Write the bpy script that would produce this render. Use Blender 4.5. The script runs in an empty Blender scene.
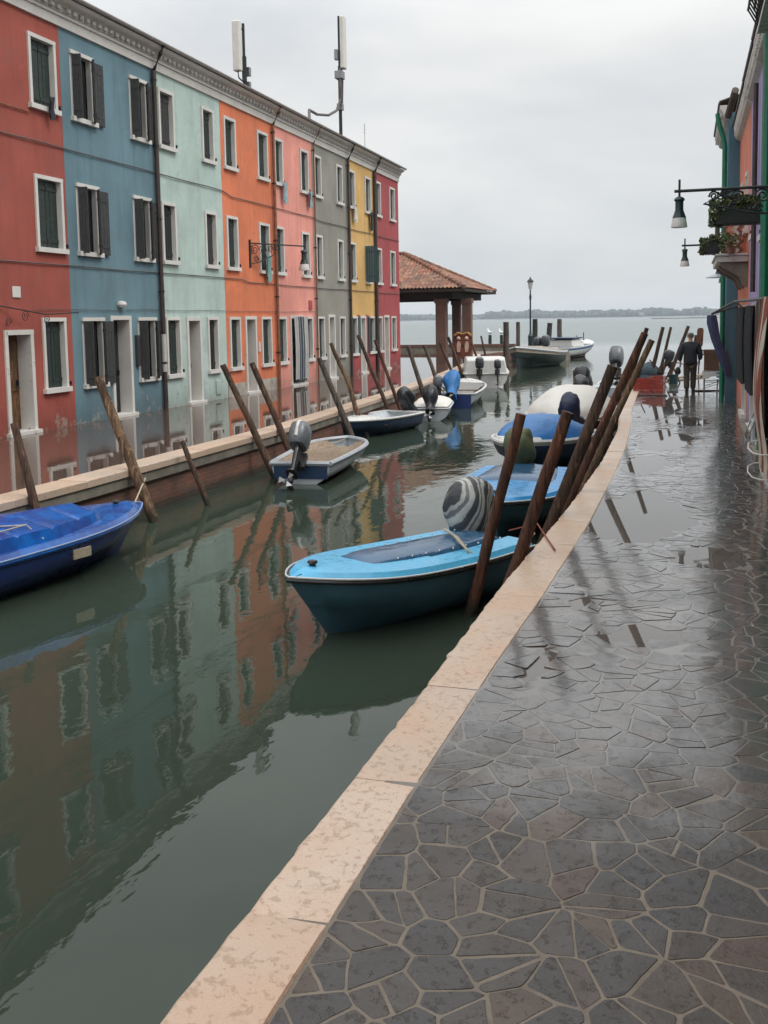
import bpy, bmesh, math, random
from mathutils import Vector, Matrix, noise
R = math.radians
random.seed(7)
sc = bpy.context.scene
COL = sc.collection
ZW = -0.71            # canal water level; the right-hand pavement is z = 0, the eye is 2.2 m above it

# ------------------------------------------------------------------ camera
EYE = 2.2; F = 1000.0
yaw, pitch, roll = R(16.9), R(5.43), R(-1.0)
CX, CY = 384.0, 415.5
ROT = Matrix.Rotation(yaw, 3, 'Z') @ Matrix.Rotation(math.pi/2 - pitch, 3, 'X') @ Matrix.Rotation(roll, 3, 'Z')
cd = bpy.data.cameras.new('camera'); cam = bpy.data.objects.new('camera', cd); COL.objects.link(cam)
cam.matrix_world = Matrix.Translation((0, 0, EYE)) @ ROT.to_4x4()
cd.sensor_fit = 'VERTICAL'; cd.sensor_height = 36; cd.lens = F/1024*36
cd.shift_x = 0; cd.shift_y = -(512 - CY)/1024
cd.clip_start = 0.05; cd.clip_end = 20000
sc.camera = cam

def ray(x, y): return ROT @ Vector(((x-CX)/F, -(y-CY)/F, -1.0))
def onz(x, y, z=0.0):
    d = ray(x, y); t = (z-EYE)/d.z; return Vector((d.x*t, d.y*t, z))
def ony(x, y, Y):
    d = ray(x, y); t = Y/d.y; return Vector((d.x*t, Y, EYE+d.z*t))
def onx(x, y, X):
    d = ray(x, y); t = X/d.x; return Vector((X, d.y*t, EYE+d.z*t))

# ------------------------------------------------------------------ mesh builder
class MB:
    def __init__(s): s.v = []; s.f = []
    def add(s, vs, fs):
        o = len(s.v); s.v += [tuple(p) for p in vs]; s.f += [tuple(i+o for i in q) for q in fs]; return s
    def quad(s, *p): return s.add(p, [tuple(range(len(p)))])
    def box(s, x0, x1, y0, y1, z0, z1, M=None):
        x0, x1 = sorted((x0, x1)); y0, y1 = sorted((y0, y1)); z0, z1 = sorted((z0, z1))
        vs = [Vector((x, y, z)) for z in (z0, z1) for y in (y0, y1) for x in (x0, x1)]
        if M is not None: vs = [M @ p for p in vs]
        return s.add(vs, [(0,2,3,1),(4,5,7,6),(0,1,5,4),(2,6,7,3),(0,4,6,2),(1,3,7,5)])
    def loft(s, rings, closed=True, cap0=True, cap1=True):
        n = len(rings[0]); vs = [p for r in rings for p in r]; fs = []
        m = n if closed else n-1
        for i in range(len(rings)-1):
            for j in range(m):
                k = (j+1) % n; fs.append((i*n+j, i*n+k, (i+1)*n+k, (i+1)*n+j))
        if closed and cap0: fs.append(tuple(range(n))[::-1])
        if closed and cap1: fs.append(tuple((len(rings)-1)*n+j for j in range(n)))
        return s.add(vs, fs)
    def tube(s, pts, r, n=8, wob=0.0):
        pts = [Vector(p) for p in pts]; rings = []
        for i, p in enumerate(pts):
            d = (pts[min(i+1, len(pts)-1)] - pts[max(i-1, 0)])
            if d.length < 1e-6: d = Vector((0,0,1))
            d.normalize()
            a = Vector((0,0,1)) if abs(d.z) < .9 else Vector((1,0,0))
            u = d.cross(a).normalized(); w = d.cross(u)
            rr = r[i] if isinstance(r, (list, tuple)) else r
            rings.append([p + (u*math.cos(2*math.pi*j/n) + w*math.sin(2*math.pi*j/n))*rr*(1+random.uniform(-wob, wob)) for j in range(n)])
        return s.loft(rings)
    def lathe(s, prof, c=(0,0,0), n=14):
        c = Vector(c)
        return s.loft([[c+Vector((r*math.cos(2*math.pi*j/n), r*math.sin(2*math.pi*j/n), z)) for j in range(n)] for r, z in prof])
    def grid(s, fn, nu, nv):
        vs = [fn(i/nu, j/nv) for i in range(nu+1) for j in range(nv+1)]
        fs = [(i*(nv+1)+j, i*(nv+1)+j+1, (i+1)*(nv+1)+j+1, (i+1)*(nv+1)+j) for i in range(nu) for j in range(nv)]
        return s.add(vs, fs)
    def build(s, name, mat, parent=None, smooth=False, bevel=0, recalc=True):
        me = bpy.data.meshes.new(name); me.from_pydata(s.v, [], s.f)
        bm = bmesh.new(); bm.from_mesh(me)
        if recalc: bmesh.ops.recalc_face_normals(bm, faces=bm.faces)
        if bevel: bmesh.ops.bevel(bm, geom=bm.edges[:], offset=bevel, segments=1, affect='EDGES')
        bm.to_mesh(me); bm.free()
        if smooth:
            me.polygons.foreach_set('use_smooth', [True]*len(me.polygons)); me.set_sharp_from_angle(angle=R(40))
        me.materials.append(mat)
        o = bpy.data.objects.new(name, me); COL.objects.link(o)
        if parent is not None: o.parent = parent
        return o

def tag(o, label, cat, group=None, kind=None):
    if label: o['label'] = label
    if cat: o['category'] = cat
    if group: o['group'] = group
    if kind: o['kind'] = kind
    return o
def struct(o): o['kind'] = 'structure'; return o
def thing(name, label, cat, loc=(0,0,0), rz=0, group=None):
    o = bpy.data.objects.new(name, None); COL.objects.link(o); o.empty_display_size = .2
    o.location = loc; o.rotation_euler = (0, 0, rz)
    return tag(o, label, cat, group)

# ------------------------------------------------------------------ materials
class NT:
    def __init__(s, name):
        s.m = bpy.data.materials.new(name); s.m.use_nodes = True; s.t = s.m.node_tree
        s.b = s.t.nodes['Principled BSDF']; s.out = s.t.nodes['Material Output']
        s._pos = None
    def n(s, typ, **kw):
        x = s.t.nodes.new(typ)
        for k, v in kw.items():
            if k in x.bl_rna.properties: setattr(x, k, v)
        return x
    def l(s, a, b): s.t.links.new(a, b)
    def pos(s):
        if s._pos is None: s._pos = s.n('ShaderNodeNewGeometry').outputs['Position']
        return s._pos
    def obj(s): return s.n('ShaderNodeTexCoord').outputs['Object']
    def mapp(s, vec, scale=(1,1,1), loc=(0,0,0), rot=(0,0,0)):
        m = s.n('ShaderNodeMapping'); m.inputs['Scale'].default_value = scale; m.inputs['Location'].default_value = loc; m.inputs['Rotation'].default_value = rot
        s.l(vec, m.inputs[0]); return m.outputs[0]
    def noise(s, vec, scale, detail=4, rough=.55, dist=0):
        x = s.n('ShaderNodeTexNoise'); x.inputs['Scale'].default_value = scale; x.inputs['Detail'].default_value = detail
        x.inputs['Roughness'].default_value = rough; x.inputs['Distortion'].default_value = dist; s.l(vec, x.inputs['Vector']); return x.outputs['Fac']
    def ramp(s, fac, stops, interp='LINEAR'):
        x = s.n('ShaderNodeValToRGB'); x.color_ramp.interpolation = interp; e = x.color_ramp.elements
        while len(e) < len(stops): e.new(.5)
        for i, (p, c) in enumerate(stops):
            e[i].position = p; e[i].color = (c, c, c, 1) if isinstance(c, (int, float)) else (*c, 1)
        s.l(fac, x.inputs[0]); return x.outputs[0]
    def mix(s, fac, a, b, mode='MIX'):
        x = s.n('ShaderNodeMix'); x.data_type = 'RGBA'; x.blend_type = mode
        for sock, v in ((x.inputs[0], fac), (x.inputs[6], a), (x.inputs[7], b)):
            if isinstance(v, (int, float)): sock.default_value = v if sock == x.inputs[0] else (v, v, v, 1)
            elif isinstance(v, tuple): sock.default_value = (*v, 1)
            else: s.l(v, sock)
        return x.outputs[2]
    def math(s, op, a, b=None, c=None, clamp=False):
        x = s.n('ShaderNodeMath'); x.operation = op; x.use_clamp = clamp
        for i, v in enumerate((a, b, c)):
            if v is None: continue
            if isinstance(v, (int, float)): x.inputs[i].default_value = v
            else: s.l(v, x.inputs[i])
        return x.outputs[0]
    def mr(s, v, a, b, c=0, d=1, smooth=True):
        x = s.n('ShaderNodeMapRange'); x.interpolation_type = 'SMOOTHSTEP' if smooth else 'LINEAR'
        s.l(v, x.inputs[0])
        for i, k in enumerate((a, b, c, d)): x.inputs[i+1].default_value = k
        return x.outputs[0]
    def bump(s, h, strength=.3, dist=.01, normal=None):
        x = s.n('ShaderNodeBump'); x.inputs['Strength'].default_value = strength; x.inputs['Distance'].default_value = dist
        s.l(h, x.inputs['Height'])
        if normal is not None: s.l(normal, x.inputs['Normal'])
        return x.outputs[0]
    def set(s, **kw):
        for k, v in kw.items():
            sock = s.b.inputs[{'col':'Base Color','rough':'Roughness','metal':'Metallic','nrm':'Normal','spec':'Specular IOR Level','ior':'IOR','coat':'Coat Weight'}[k]]
            if isinstance(v, (int, float)): sock.default_value = v
            elif isinstance(v, tuple): sock.default_value = (*v, 1)
            else: s.l(v, sock)
        return s.m

def sc3(c, k): return tuple(min(1, x*k) for x in c)
def plaster(name, c, var=.16, dirt=.5):
    t = NT(name); p = t.pos()
    n1 = t.noise(p, .55, 5, .6); n2 = t.noise(t.mapp(p, (3, 3, .35)), 1.4, 5, .65); n3 = t.noise(p, 9, 4, .6)
    col = t.mix(t.ramp(n1, [(.3, 0), (.7, 1)]), sc3(c, 1-var), sc3(c, 1+var))
    col = t.mix(t.math('MULTIPLY', t.ramp(n2, [(.50, 0), (.78, 1)]), dirt), col, sc3(c, .62))
    grime = tuple(.5*x+.06 for x in c)
    col = t.mix(t.math('MULTIPLY', t.ramp(t.noise(p, 1.7, 6, .7, .4), [(.54, 0), (.7, 1)]), .45), col, grime)
    col = t.mix(t.math('MULTIPLY', t.ramp(t.noise(t.mapp(p, (1, 1, 1), (4, 9, 2)), .9, 7, .72, .5), [(.60, 0), (.63, 1)]), .22), col, sc3(c, 1.35))
    col = t.mix(t.math('MULTIPLY', t.ramp(t.noise(t.mapp(p, (6, 6, .25), (1, 5, 0)), 2.4, 4, .6), [(.60, 0), (.75, 1)]), .30), col, sc3(c, .5))
    # rising damp: ragged darker band a little above the pavement
    z = t.n('ShaderNodeSeparateXYZ'); t.l(p, z.inputs[0])
    zz = t.math('ADD', z.outputs[2], t.math('MULTIPLY', t.noise(t.mapp(p, (1,1,.4)), 2.2, 5, .65), -1.1))
    col = t.mix(t.mr(zz, -.65, .30, .6, 0), col, sc3(c, .45))
    col = t.mix(t.math('MULTIPLY', t.ramp(t.math('ADD', t.noise(p, 3.2, 7, .75), t.mr(z.outputs[2], 0, 1.6, .10, -.25, False)), [(.60, 0), (.63, 1)]), .7), col, (.30, .25, .21))
    return t.set(col=col, rough=.85, spec=.25, nrm=t.bump(t.math('ADD', n3, t.math('MULTIPLY', n1, 2)), .35, .012))
def paint(name, c, rough=.45, var=.1, scale=6, bump=.15, metal=0, spec=.5):
    t = NT(name); p = t.obj(); n = t.noise(p, scale, 5, .6)
    col = t.mix(t.ramp(n, [(.3, 0), (.7, 1)]), sc3(c, 1-var), sc3(c, 1+var))
    r = t.mr(t.noise(p, scale*2.3, 4), .3, .7, max(.02, rough-.1), rough+.12)
    return t.set(col=col, rough=r, metal=metal, spec=spec, nrm=t.bump(n, bump, .004))
def chipped(name, c, under, amt=.6, rough=.6):
    t = NT(name); p = t.pos(); n = t.noise(p, 7, 7, .7, .3)
    m = t.ramp(n, [(amt, 0), (amt+.05, 1)])
    col = t.mix(t.ramp(t.noise(p, 1.5, 4), [(.3, 0), (.7, 1)]), sc3(c, .82), c)
    col = t.mix(m, col, under)
    return t.set(col=col, rough=rough, nrm=t.bump(m, -.4, .004))
def wood(name, c, dark, scale=(14, 14, 1.2), rough=.75):
    t = NT(name); p = t.obj(); n = t.noise(t.mapp(p, scale), 1.6, 7, .7, .5); n2 = t.noise(p, .9, 4)
    col = t.mix(t.ramp(n, [(.34, 0), (.62, 1)]), dark, c)
    col = t.mix(t.math('MULTIPLY', t.ramp(n2, [(.45, 0), (.62, 1)]), .75), col, dark)
    col = t.mix(t.ramp(t.noise(t.mapp(p, (30, 30, 3)), 1.2, 4), [(.58, 0), (.66, .6)]), col, sc3(c, 1.7))
    zs_ = t.n('ShaderNodeSeparateXYZ'); t.l(t.pos(), zs_.inputs[0])
    zw_ = t.math('ADD', zs_.outputs[2], t.math('MULTIPLY', t.noise(t.pos(), 9, 4), .25))
    if 'pole' in name: col = t.mix(t.mr(zw_, ZW+.18, ZW+.42, .85, 0), col, (.018, .022, .012))
    ck = t.ramp(t.noise(t.mapp(p, (34, 34, .9)), 1.5, 3, .5), [(.60, 0), (.64, 1)])
    col = t.mix(t.math('MULTIPLY', ck, .7), col, (.012, .009, .007))
    return t.set(col=col, rough=rough, spec=.35, nrm=t.bump(t.math('SUBTRACT', n, ck), 1.0, .02))
def cloth(name, c, var=.2, rough=.7, scale=5):
    t = NT(name); p = t.obj(); n = t.noise(p, scale, 6, .65, .4)
    col = t.mix(t.ramp(n, [(.3, 0), (.7, 1)]), sc3(c, 1-var), sc3(c, 1+var))
    return t.set(col=col, rough=rough, nrm=t.bump(n, .8, .03))
def stripes(name, ca, cb, scale, axis='Y', dist=1.0, rough=.7, rot=(0,0,0), space='obj', lo=.45, hi=.55):
    t = NT(name); p = t.mapp(t.obj(), (1,1,1), (0,0,0), rot)
    w = t.n('ShaderNodeTexWave'); w.bands_direction = axis; w.inputs['Scale'].default_value = scale; w.inputs['Distortion'].default_value = dist
    w.inputs['Detail'].default_value = 1; t.l(p, w.inputs[0])
    col = t.mix(t.ramp(w.outputs['Fac'], [(lo, 0), (hi, 1)]), ca, cb)
    col = t.mix(.25, col, t.ramp(t.noise(t.obj(), 7, 5), [(.3, .05), (.7, .7)]), 'MULTIPLY')
    return t.set(col=col, rough=rough, nrm=t.bump(t.noise(t.obj(), 6, 4), .6, .02))

M = {}
M['white_stone'] = chipped('white_stone', (.66, .64, .60), (.36, .33, .29), .66)
M['white_worn'] = chipped('white_worn', (.66, .64, .60), (.17, .12, .09), .60)
M['cornice'] = chipped('cornice', (.66, .63, .58), (.42, .39, .35), .60)
M['dentil'] = chipped('dentil_stone', (.56, .54, .50), (.30, .28, .26), .56)
M['shutter_green'] = paint('shutter_green', (.016, .028, .023), .55, .25)
M['shutter_black'] = paint('shutter_black', (.014, .015, .016), .6, .25)
M['shutter_grey'] = paint('shutter_grey', (.034, .035, .034), .65, .25)
M['shutter_teal'] = paint('shutter_teal', (.02, .055, .06), .5, .2)
M['glass_dark'] = paint('window_glass', (.02, .025, .03), .08, .1, bump=.02)
M['door_brown'] = wood('door_brown', (.22, .11, .045), (.06, .03, .015))
M['door_grey'] = paint('door_grey', (.24, .22, .20), .6, .15)
M['door_white'] = paint('door_white', (.55, .53, .50), .6, .1)
M['iron'] = paint('wrought_iron', (.022, .024, .024), .5, .2, metal=.3)
M['iron_green'] = paint('green_iron', (.012, .03, .028), .4, .2, metal=.2)
M['pipe_brown'] = paint('pipe_brown', (.045, .028, .024), .5, .25)
M['pipe_rust'] = paint('pipe_rust', (.22, .085, .04), .6, .3)
M['pipe_white'] = paint('pipe_white', (.5, .48, .45), .5, .1)
M['pipe_green'] = paint('pipe_green', (.01, .16, .09), .4, .15)
M['cable'] = paint('cable_grey', (.09, .08, .075), .6, .1)
M['gutter'] = paint('gutter_grey', (.34, .31, .29), .6, .2)
M['panel_white'] = paint('antenna_white', (.62, .60, .55), .45, .06)
M['steel'] = paint('galvanised_steel', (.25, .25, .25), .4, .15, metal=.8)
M['pole'] = wood('pole_wood', (.15, .080, .048), (.022, .014, .010))
M['pole_light'] = wood('pole_wood_light', (.26, .155, .085), (.05, .028, .018))
M['pole_red'] = wood('pole_wood_red', (.18, .070, .036), (.030, .014, .010))
M['pole_grey'] = wood('pole_wood_grey', (.13, .095, .075), (.05, .04, .035))
M['pole_black'] = wood('pole_wood_black', (.04, .038, .034), (.015, .015, .014))
M['beam'] = wood('beam_wood', (.05, .035, .028), (.02, .015, .012), (1.2, 14, 14))
M['rail_brown'] = paint('rail_brown', (.12, .055, .04), .7, .25)
M['rope'] = paint('rope', (.38, .33, .25), .8, .2, 30)
M['rope_red'] = paint('rope_red', (.22, .05, .03), .8, .2, 30)
M['black_plastic'] = paint('black_plastic', (.018, .018, .02), .35, .2)
M['chrome'] = paint('bright_metal', (.6, .6, .6), .2, .05, metal=.9)
M['rubber'] = paint('rubber', (.015, .015, .015), .6, .1)

def brickmat(name, c1, c2, mort, scale=1.0, vec='wall'):
    t = NT(name); p = t.pos()
    s = t.n('ShaderNodeSeparateXYZ'); t.l(p, s.inputs[0]); cb = t.n('ShaderNodeCombineXYZ')
    t.l(s.outputs[1], cb.inputs[0]); t.l(s.outputs[2], cb.inputs[1])
    if vec == 'xz':
        t.l(t.math('ADD', s.outputs[0], s.outputs[1]), cb.inputs[0])
    b = t.n('ShaderNodeTexBrick'); b.inputs['Scale'].default_value = scale; b.inputs['Brick Width'].default_value = .25
    b.inputs['Row Height'].default_value = .07; b.inputs['Mortar Size'].default_value = .008; b.inputs['Mortar Smooth'].default_value = .3
    t.l(cb.outputs[0], b.inputs[0])
    b.inputs['Color1'].default_value = (*c1, 1); b.inputs['Color2'].default_value = (*c2, 1); b.inputs['Mortar'].default_value = (*mort, 1)
    n = t.noise(p, 2.2, 6, .7)
    col = t.mix(t.ramp(n, [(.42, 0), (.65, .75)]), b.outputs['Color'], sc3(mort, .7))
    zz = t.math('ADD', s.outputs[2], t.math('MULTIPLY', t.noise(p, 3, 4), .12))
    weed = t.mr(zz, ZW+.13, ZW+.26, .8, 0)       # algae line just over the water
    col = t.mix(weed, col, (.025, .028, .018))
    h = t.math('ADD', t.math('MULTIPLY', b.outputs['Fac'], -1), n)
    return t.set(col=col, rough=.75, nrm=t.bump(h, .7, .02))
M['quay_brick'] = brickmat('quay_brick', (.24, .085, .05), (.15, .055, .038), (.15, .105, .08))
M['pillar_brick'] = brickmat('pillar_brick', (.20, .10, .07), (.17, .085, .06), (.17, .11, .085), vec='xz')

def concrete(name, c):
    t = NT(name); p = t.pos(); n = t.noise(p, 2.5, 7, .7); n2 = t.noise(p, 18, 4)
    col = t.mix(t.ramp(n, [(.35, 0), (.65, 1)]), sc3(c, .6), sc3(c, 1.15))
    return t.set(col=col, rough=.7, nrm=t.bump(t.math('ADD', n, n2), .5, .012))
M['coping_face'] = concrete('coping_face', (.20, .18, .145))

def stonekerb(name, c, joints_dark=.5):
    t = NT(name); p = t.pos()
    n = t.noise(p, 1.3, 5, .6); n2 = t.noise(p, 26, 5, .65, .3); n3 = t.noise(t.mapp(p, (1, .6, 1)), 60, 3)
    rnd = t.n('ShaderNodeAttribute'); rnd.attribute_name = 'slab'
    col = t.mix(rnd.outputs['Fac'], sc3(c, .88), sc3((c[0]*1.02, c[1]*1.04, c[2]*1.08), 1.08))
    col = t.mix(t.ramp(n, [(.35, .0), (.68, .5)]), col, (c[0]*1.05, c[1]*.80, c[2]*.66))
    pit = t.ramp(t.math('ADD', n2, t.math('MULTIPLY', t.noise(p, 5, 4), .25)), [(.68, 0), (.76, 1)])
    fine = t.noise(p, 120, 3, .7); col = t.mix(t.math('MULTIPLY', t.ramp(fine, [(.42, 0), (.62, 1)]), .3), col, (c[0]*.68, c[1]*.6, c[2]*.52))
    col = t.mix(t.math('MULTIPLY', pit, .42), col, (c[0]*.52, c[1]*.38, c[2]*.27))
    st = t.ramp(t.noise(t.mapp(p, (1,1,1), (7,3,0)), 3.5, 7, .75), [(.58, 0), (.76, .32)])
    col = t.mix(st, col, (c[0]*.55, c[1]*.5, c[2]*.45))
    r = t.mr(n, .3, .7, .28, .5)
    return t.set(col=col, rough=r, nrm=t.bump(t.math('SUBTRACT', t.math('MULTIPLY', n3, .4), pit), .35, .006))
M['kerb'] = stonekerb('kerb_stone', (.56, .435, .33))
M['coping'] = stonekerb('coping_stone', (.52, .42, .33))

def tilemat(name, ca, cb, cc):
    t = NT(name); p = t.pos()
    v = t.n('ShaderNodeTexVoronoi'); v.inputs['Scale'].default_value = 5.5; t.l(p, v.inputs[0])
    sp = t.n('ShaderNodeSeparateColor'); t.l(v.outputs['Color'], sp.inputs[0])
    col = t.ramp(sp.outputs[0], [(0, ca), (.4, cb), (.8, cc), (1, sc3(cb, .6))])
    n = t.noise(p, 1.1, 6, .7)
    col = t.mix(t.ramp(n, [(.45, 0), (.7, .7)]), col, (.07, .06, .05))
    return t.set(col=col, rough=.8, nrm=t.bump(t.noise(p, 14, 4), .4, .02))
M['tile'] = tilemat('roof_tile', (.30, .11, .06), (.17, .075, .05), (.36, .20, .13))
M['tile_dark'] = tilemat('roof_tile_dark', (.10, .065, .05), (.08, .06, .05), (.14, .10, .08))

# crazy paving of the right-hand quay: stones, joints and standing water are three real surfaces
def stone_mat():
    t = NT('paving_stone'); p = t.pos(); at = t.n('ShaderNodeAttribute'); at.attribute_name = 'tone'
    sp = t.n('ShaderNodeSeparateXYZ'); t.l(p, sp.inputs[0])
    c = t.ramp(at.outputs['Fac'], [(0, (.036, .034, .034)), (.22, (.052, .044, .039)), (.42, (.030, .029, .030)), (.60, (.064, .047, .036)), (.74, (.042, .032, .026)), (.86, (.085, .052, .034)), (.94, (.070, .038, .026)), (1, (.045, .040, .038))], 'CONSTANT')
    n = t.noise(p, 5, 7, .7, .4); n2 = t.noise(t.mapp(p, (1, 1, 1), (3, 1, 0)), 1.1, 5, .65); nf = t.noise(p, 70, 5, .65)
    c = t.mix(t.ramp(n, [(.35, 0), (.7, .5)]), c, (.055, .044, .036))
    c = t.mix(t.math('MULTIPLY', t.ramp(nf, [(.4, 0), (.75, 1)]), .35), c, (.085, .075, .066))
    c = t.mix(t.ramp(n2, [(.5, 0), (.75, .5)]), c, (.040, .028, .022))
    wn = t.noise(p, .9, 5, .65)
    wet = t.mr(t.math('ADD', sp.outputs[1], t.math('MULTIPLY', t.math('SUBTRACT', wn, .5), 3.2)), 4.0, 5.2, 0, 1)
    wet = t.math('MAXIMUM', wet, t.mr(t.math('ADD', sp.outputs[0], t.math('MULTIPLY', wn, .6)), .45, .95, 0, 1))
    c = t.mix(t.math('MULTIPLY', wet, .30), c, (.022, .017, .014))
    r = t.mix(wet, t.mr(n, .3, .7, .36, .5), t.mr(t.noise(p, 3.1, 6, .7), .35, .65, .07, .22))
    h = t.math('ADD', t.math('MULTIPLY', n, 1.0), t.math('ADD', t.math('MULTIPLY', nf, .35), t.math('MULTIPLY', t.ramp(t.noise(p, 18, 6, .75), [(.38, 0), (.44, 1)]), .25)))
    bmp = t.n('ShaderNodeBump'); bmp.inputs['Distance'].default_value = .006; bmp.inputs['Strength'].default_value = .75; t.l(h, bmp.inputs['Height'])
    t.b.inputs['Coat Roughness'].default_value = .10; t.b.inputs['Coat IOR'].default_value = 1.5
    cb = t.n('ShaderNodeBump'); cb.inputs['Distance'].default_value = .003; cb.inputs['Strength'].default_value = .35; t.l(t.noise(p, 9, 4), cb.inputs['Height']); t.l(cb.outputs[0], t.b.inputs['Coat Normal'])
    return t.set(col=c, rough=r, ior=1.5, coat=t.math('MULTIPLY', wet, t.mr(n2, .3, .6, .5, .95)), nrm=bmp.outputs[0])
def joint_mat():
    t = NT('paving_joint'); p = t.pos(); sp = t.n('ShaderNodeSeparateXYZ'); t.l(p, sp.inputs[0])
    n = t.noise(p, 6, 6, .7)
    wn = t.noise(p, .9, 5, .65)
    wet = t.mr(t.math('ADD', sp.outputs[1], t.math('MULTIPLY', t.math('SUBTRACT', wn, .5), 3.2)), 3.8, 5.2, 0, 1)
    wet = t.math('MULTIPLY', wet, t.mr(sp.outputs[0], .0, .6, 1, .45))
    c = t.mix(t.ramp(n, [(.3, 0), (.7, 1)]), (.13, .108, .082), (.21, .175, .135))
    c = t.mix(wet, c, t.mix(n, (.050, .041, .034), (.095, .080, .066)))
    t.b.inputs['Coat Roughness'].default_value = .12; t.b.inputs['Coat IOR'].default_value = 1.5
    return t.set(col=c, rough=t.mix(wet, .7, .2), coat=t.math('MULTIPLY', wet, .9), nrm=t.bump(t.noise(p, 45, 5, .7), .25, .004))
M['stone'] = stone_mat(); M['joint'] = joint_mat()

def water(name, c, bumps, rough=.02, chop=None, vec_scale=(1,1,1)):
    t = NT(name); p = t.pos(); nr = None
    sp = t.n('ShaderNodeSeparateXYZ'); t.l(p, sp.inputs[0])
    h = None
    for (s, st, amp) in bumps:
        q = t.noise(t.mapp(p, st, rot=(0,0,R(14))), s, 3, .5, .3)
        q = t.math('MULTIPLY', q, amp); h = q if h is None else t.math('ADD', h, q)
    # a breeze ruffles patches of the surface
    if chop:
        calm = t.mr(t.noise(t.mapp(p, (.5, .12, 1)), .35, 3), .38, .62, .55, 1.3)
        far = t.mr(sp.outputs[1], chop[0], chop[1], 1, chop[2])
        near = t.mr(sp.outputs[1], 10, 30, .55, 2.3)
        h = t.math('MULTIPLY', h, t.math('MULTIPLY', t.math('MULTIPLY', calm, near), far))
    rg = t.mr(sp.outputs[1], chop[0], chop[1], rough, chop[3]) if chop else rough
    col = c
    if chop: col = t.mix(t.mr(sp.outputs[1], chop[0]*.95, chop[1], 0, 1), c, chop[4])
    return t.set(col=col, rough=rg, ior=1.33, nrm=t.bump(h, 1.0, .05))
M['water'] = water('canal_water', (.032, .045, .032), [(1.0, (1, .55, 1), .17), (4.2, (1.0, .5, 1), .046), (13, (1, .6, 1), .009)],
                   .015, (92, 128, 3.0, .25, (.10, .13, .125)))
M['puddle'] = water('puddle_water', (.105, .090, .080), [(3, (1, .6, 1), .004), (12, (1, 1, 1), .0015)], .02)
M['puddle'].node_tree.nodes['Principled BSDF'].inputs['IOR'].default_value = 1.55
M['flood'] = water('flood_water', (.085, .055, .042), [(1.6, (1, .6, 1), .035), (7, (1, .5, 1), .010)], .015)

# ------------------------------------------------------------------ setting
# water sheet to the horizon
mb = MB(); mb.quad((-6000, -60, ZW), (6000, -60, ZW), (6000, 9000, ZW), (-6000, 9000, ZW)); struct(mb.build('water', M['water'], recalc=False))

KL = [(-7,-1.62), (0,-1.60), (2.62,-1.57), (5.44,-1.49), (7.9,-1.45), (10.8,-1.33), (12.1,-1.29), (15.5,-1.23), (19.8,-1.27), (24,-1.50), (28,-1.63), (30.9,-1.70)]
KR = [(-7,-1.28), (0,-1.26), (2.7,-1.24), (4.15,-1.21), (6.2,-1.14), (7.7,-1.07), (9.3,-1.02), (10.6,-.98), (13.9,-.95), (17,-.96), (20,-1.04), (24,-1.22), (28,-1.30), (30.9,-1.34)]
def interp(T, y):
    if y <= T[0][0]: return T[0][1]
    for (a, x), (b, w) in zip(T, T[1:]):
        if y <= b: return x + (w-x)*(y-a)/(b-a)
    return T[-1][1]
def kl(y): return interp(KL, y)
def kr(y): return interp(KR, y)
def slab_strip(name, mat, L, Rr, y0, y1, ztop, thick, lens, gap=.006, chip=.012):
    """a row of separate stone slabs, chipped edges, one structure"""
    mb = MB(); rnd = []; y = y0
    while y < y1:
        ln = random.uniform(*lens); e = min(y+ln, y1); n = max(2, int((e-y)/.07)); rv = random.random()
        dz = random.uniform(-.004, .004); rings = []
        for i in range(n+1):
            yy = y+gap/2 + (e-y-gap)*i/n
            a = L(yy) - chip*max(0, noise.noise(Vector((yy*6, 3, 0))))*2 + chip*max(0, noise.noise(Vector((yy*17, 9, 0))))*1.6; b = Rr(yy) + .004*noise.noise(Vector((yy*9, 5, 0)))
            zz = ztop+dz
            c = .012 + .01*abs(noise.noise(Vector((yy*11, 1, 0))))
            if i in (0, n): zz -= .006
            rings.append([(a, yy, ztop-thick), (a, yy, zz-c), (a+c, yy, zz), ((a+b)/2, yy, zz+.001), (b-.008, yy, zz), (b, yy, zz-.01), (b, yy, ztop-thick)])
        n0 = len(mb.f); mb.loft(rings); rnd += [rv]*(len(mb.f)-n0); y = e
    o = mb.build(name, mat, recalc=False)
    bm = bmesh.new(); bm.from_mesh(o.data); bmesh.ops.recalc_face_normals(bm, faces=bm.faces); bm.to_mesh(o.data); bm.free()
    at = o.data.attributes.new('slab', 'FLOAT', 'FACE'); at.data.foreach_set('value', rnd)
    return struct(o)
slab_strip('kerb', M['kerb'], kl, kr, -7, 30.9, .012, .24, (1.1, 2.3))
WX = 1.2
# right-hand pavement: gently uneven ground, individually cut stones, water standing in the dips
POOLS = [(-.42, 11.3, .66, 1.9, 1), (-.55, 15.2, .45, 1.2, .9), (-.35, 18.2, .60, 1.7, .9), (-.62, 25.3, .66, 3.6, 1.1), (.0, 21.6, .5, 1.4, .7), (-.2, 29.5, 1.1, 1.2, .9), (-.5, 36, 1.7, 4.6, 1.2),
         (-.86, 6.15, .07, .42, .7), (-.80, 7.6, .13, .5, .7), (-.25, 7.0, .5, .5, .35), (.15, 9.4, .3, .6, .45)]
def gh(x, y):
    q = -9
    for cx, cy, rx, ry, k in POOLS:
        d = math.hypot((x-cx)/rx, (y-cy)/ry); q = max(q, (1-d)*k)
    n = noise.noise(Vector((x*1.5, y*1.1, 3.3)))+.5*noise.noise(Vector((x*4.1, y*3.0, 7.7)))
    return .009 - .030*max(0, min(1, q*1.1+.34*n+.07)) + .0015*n
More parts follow.
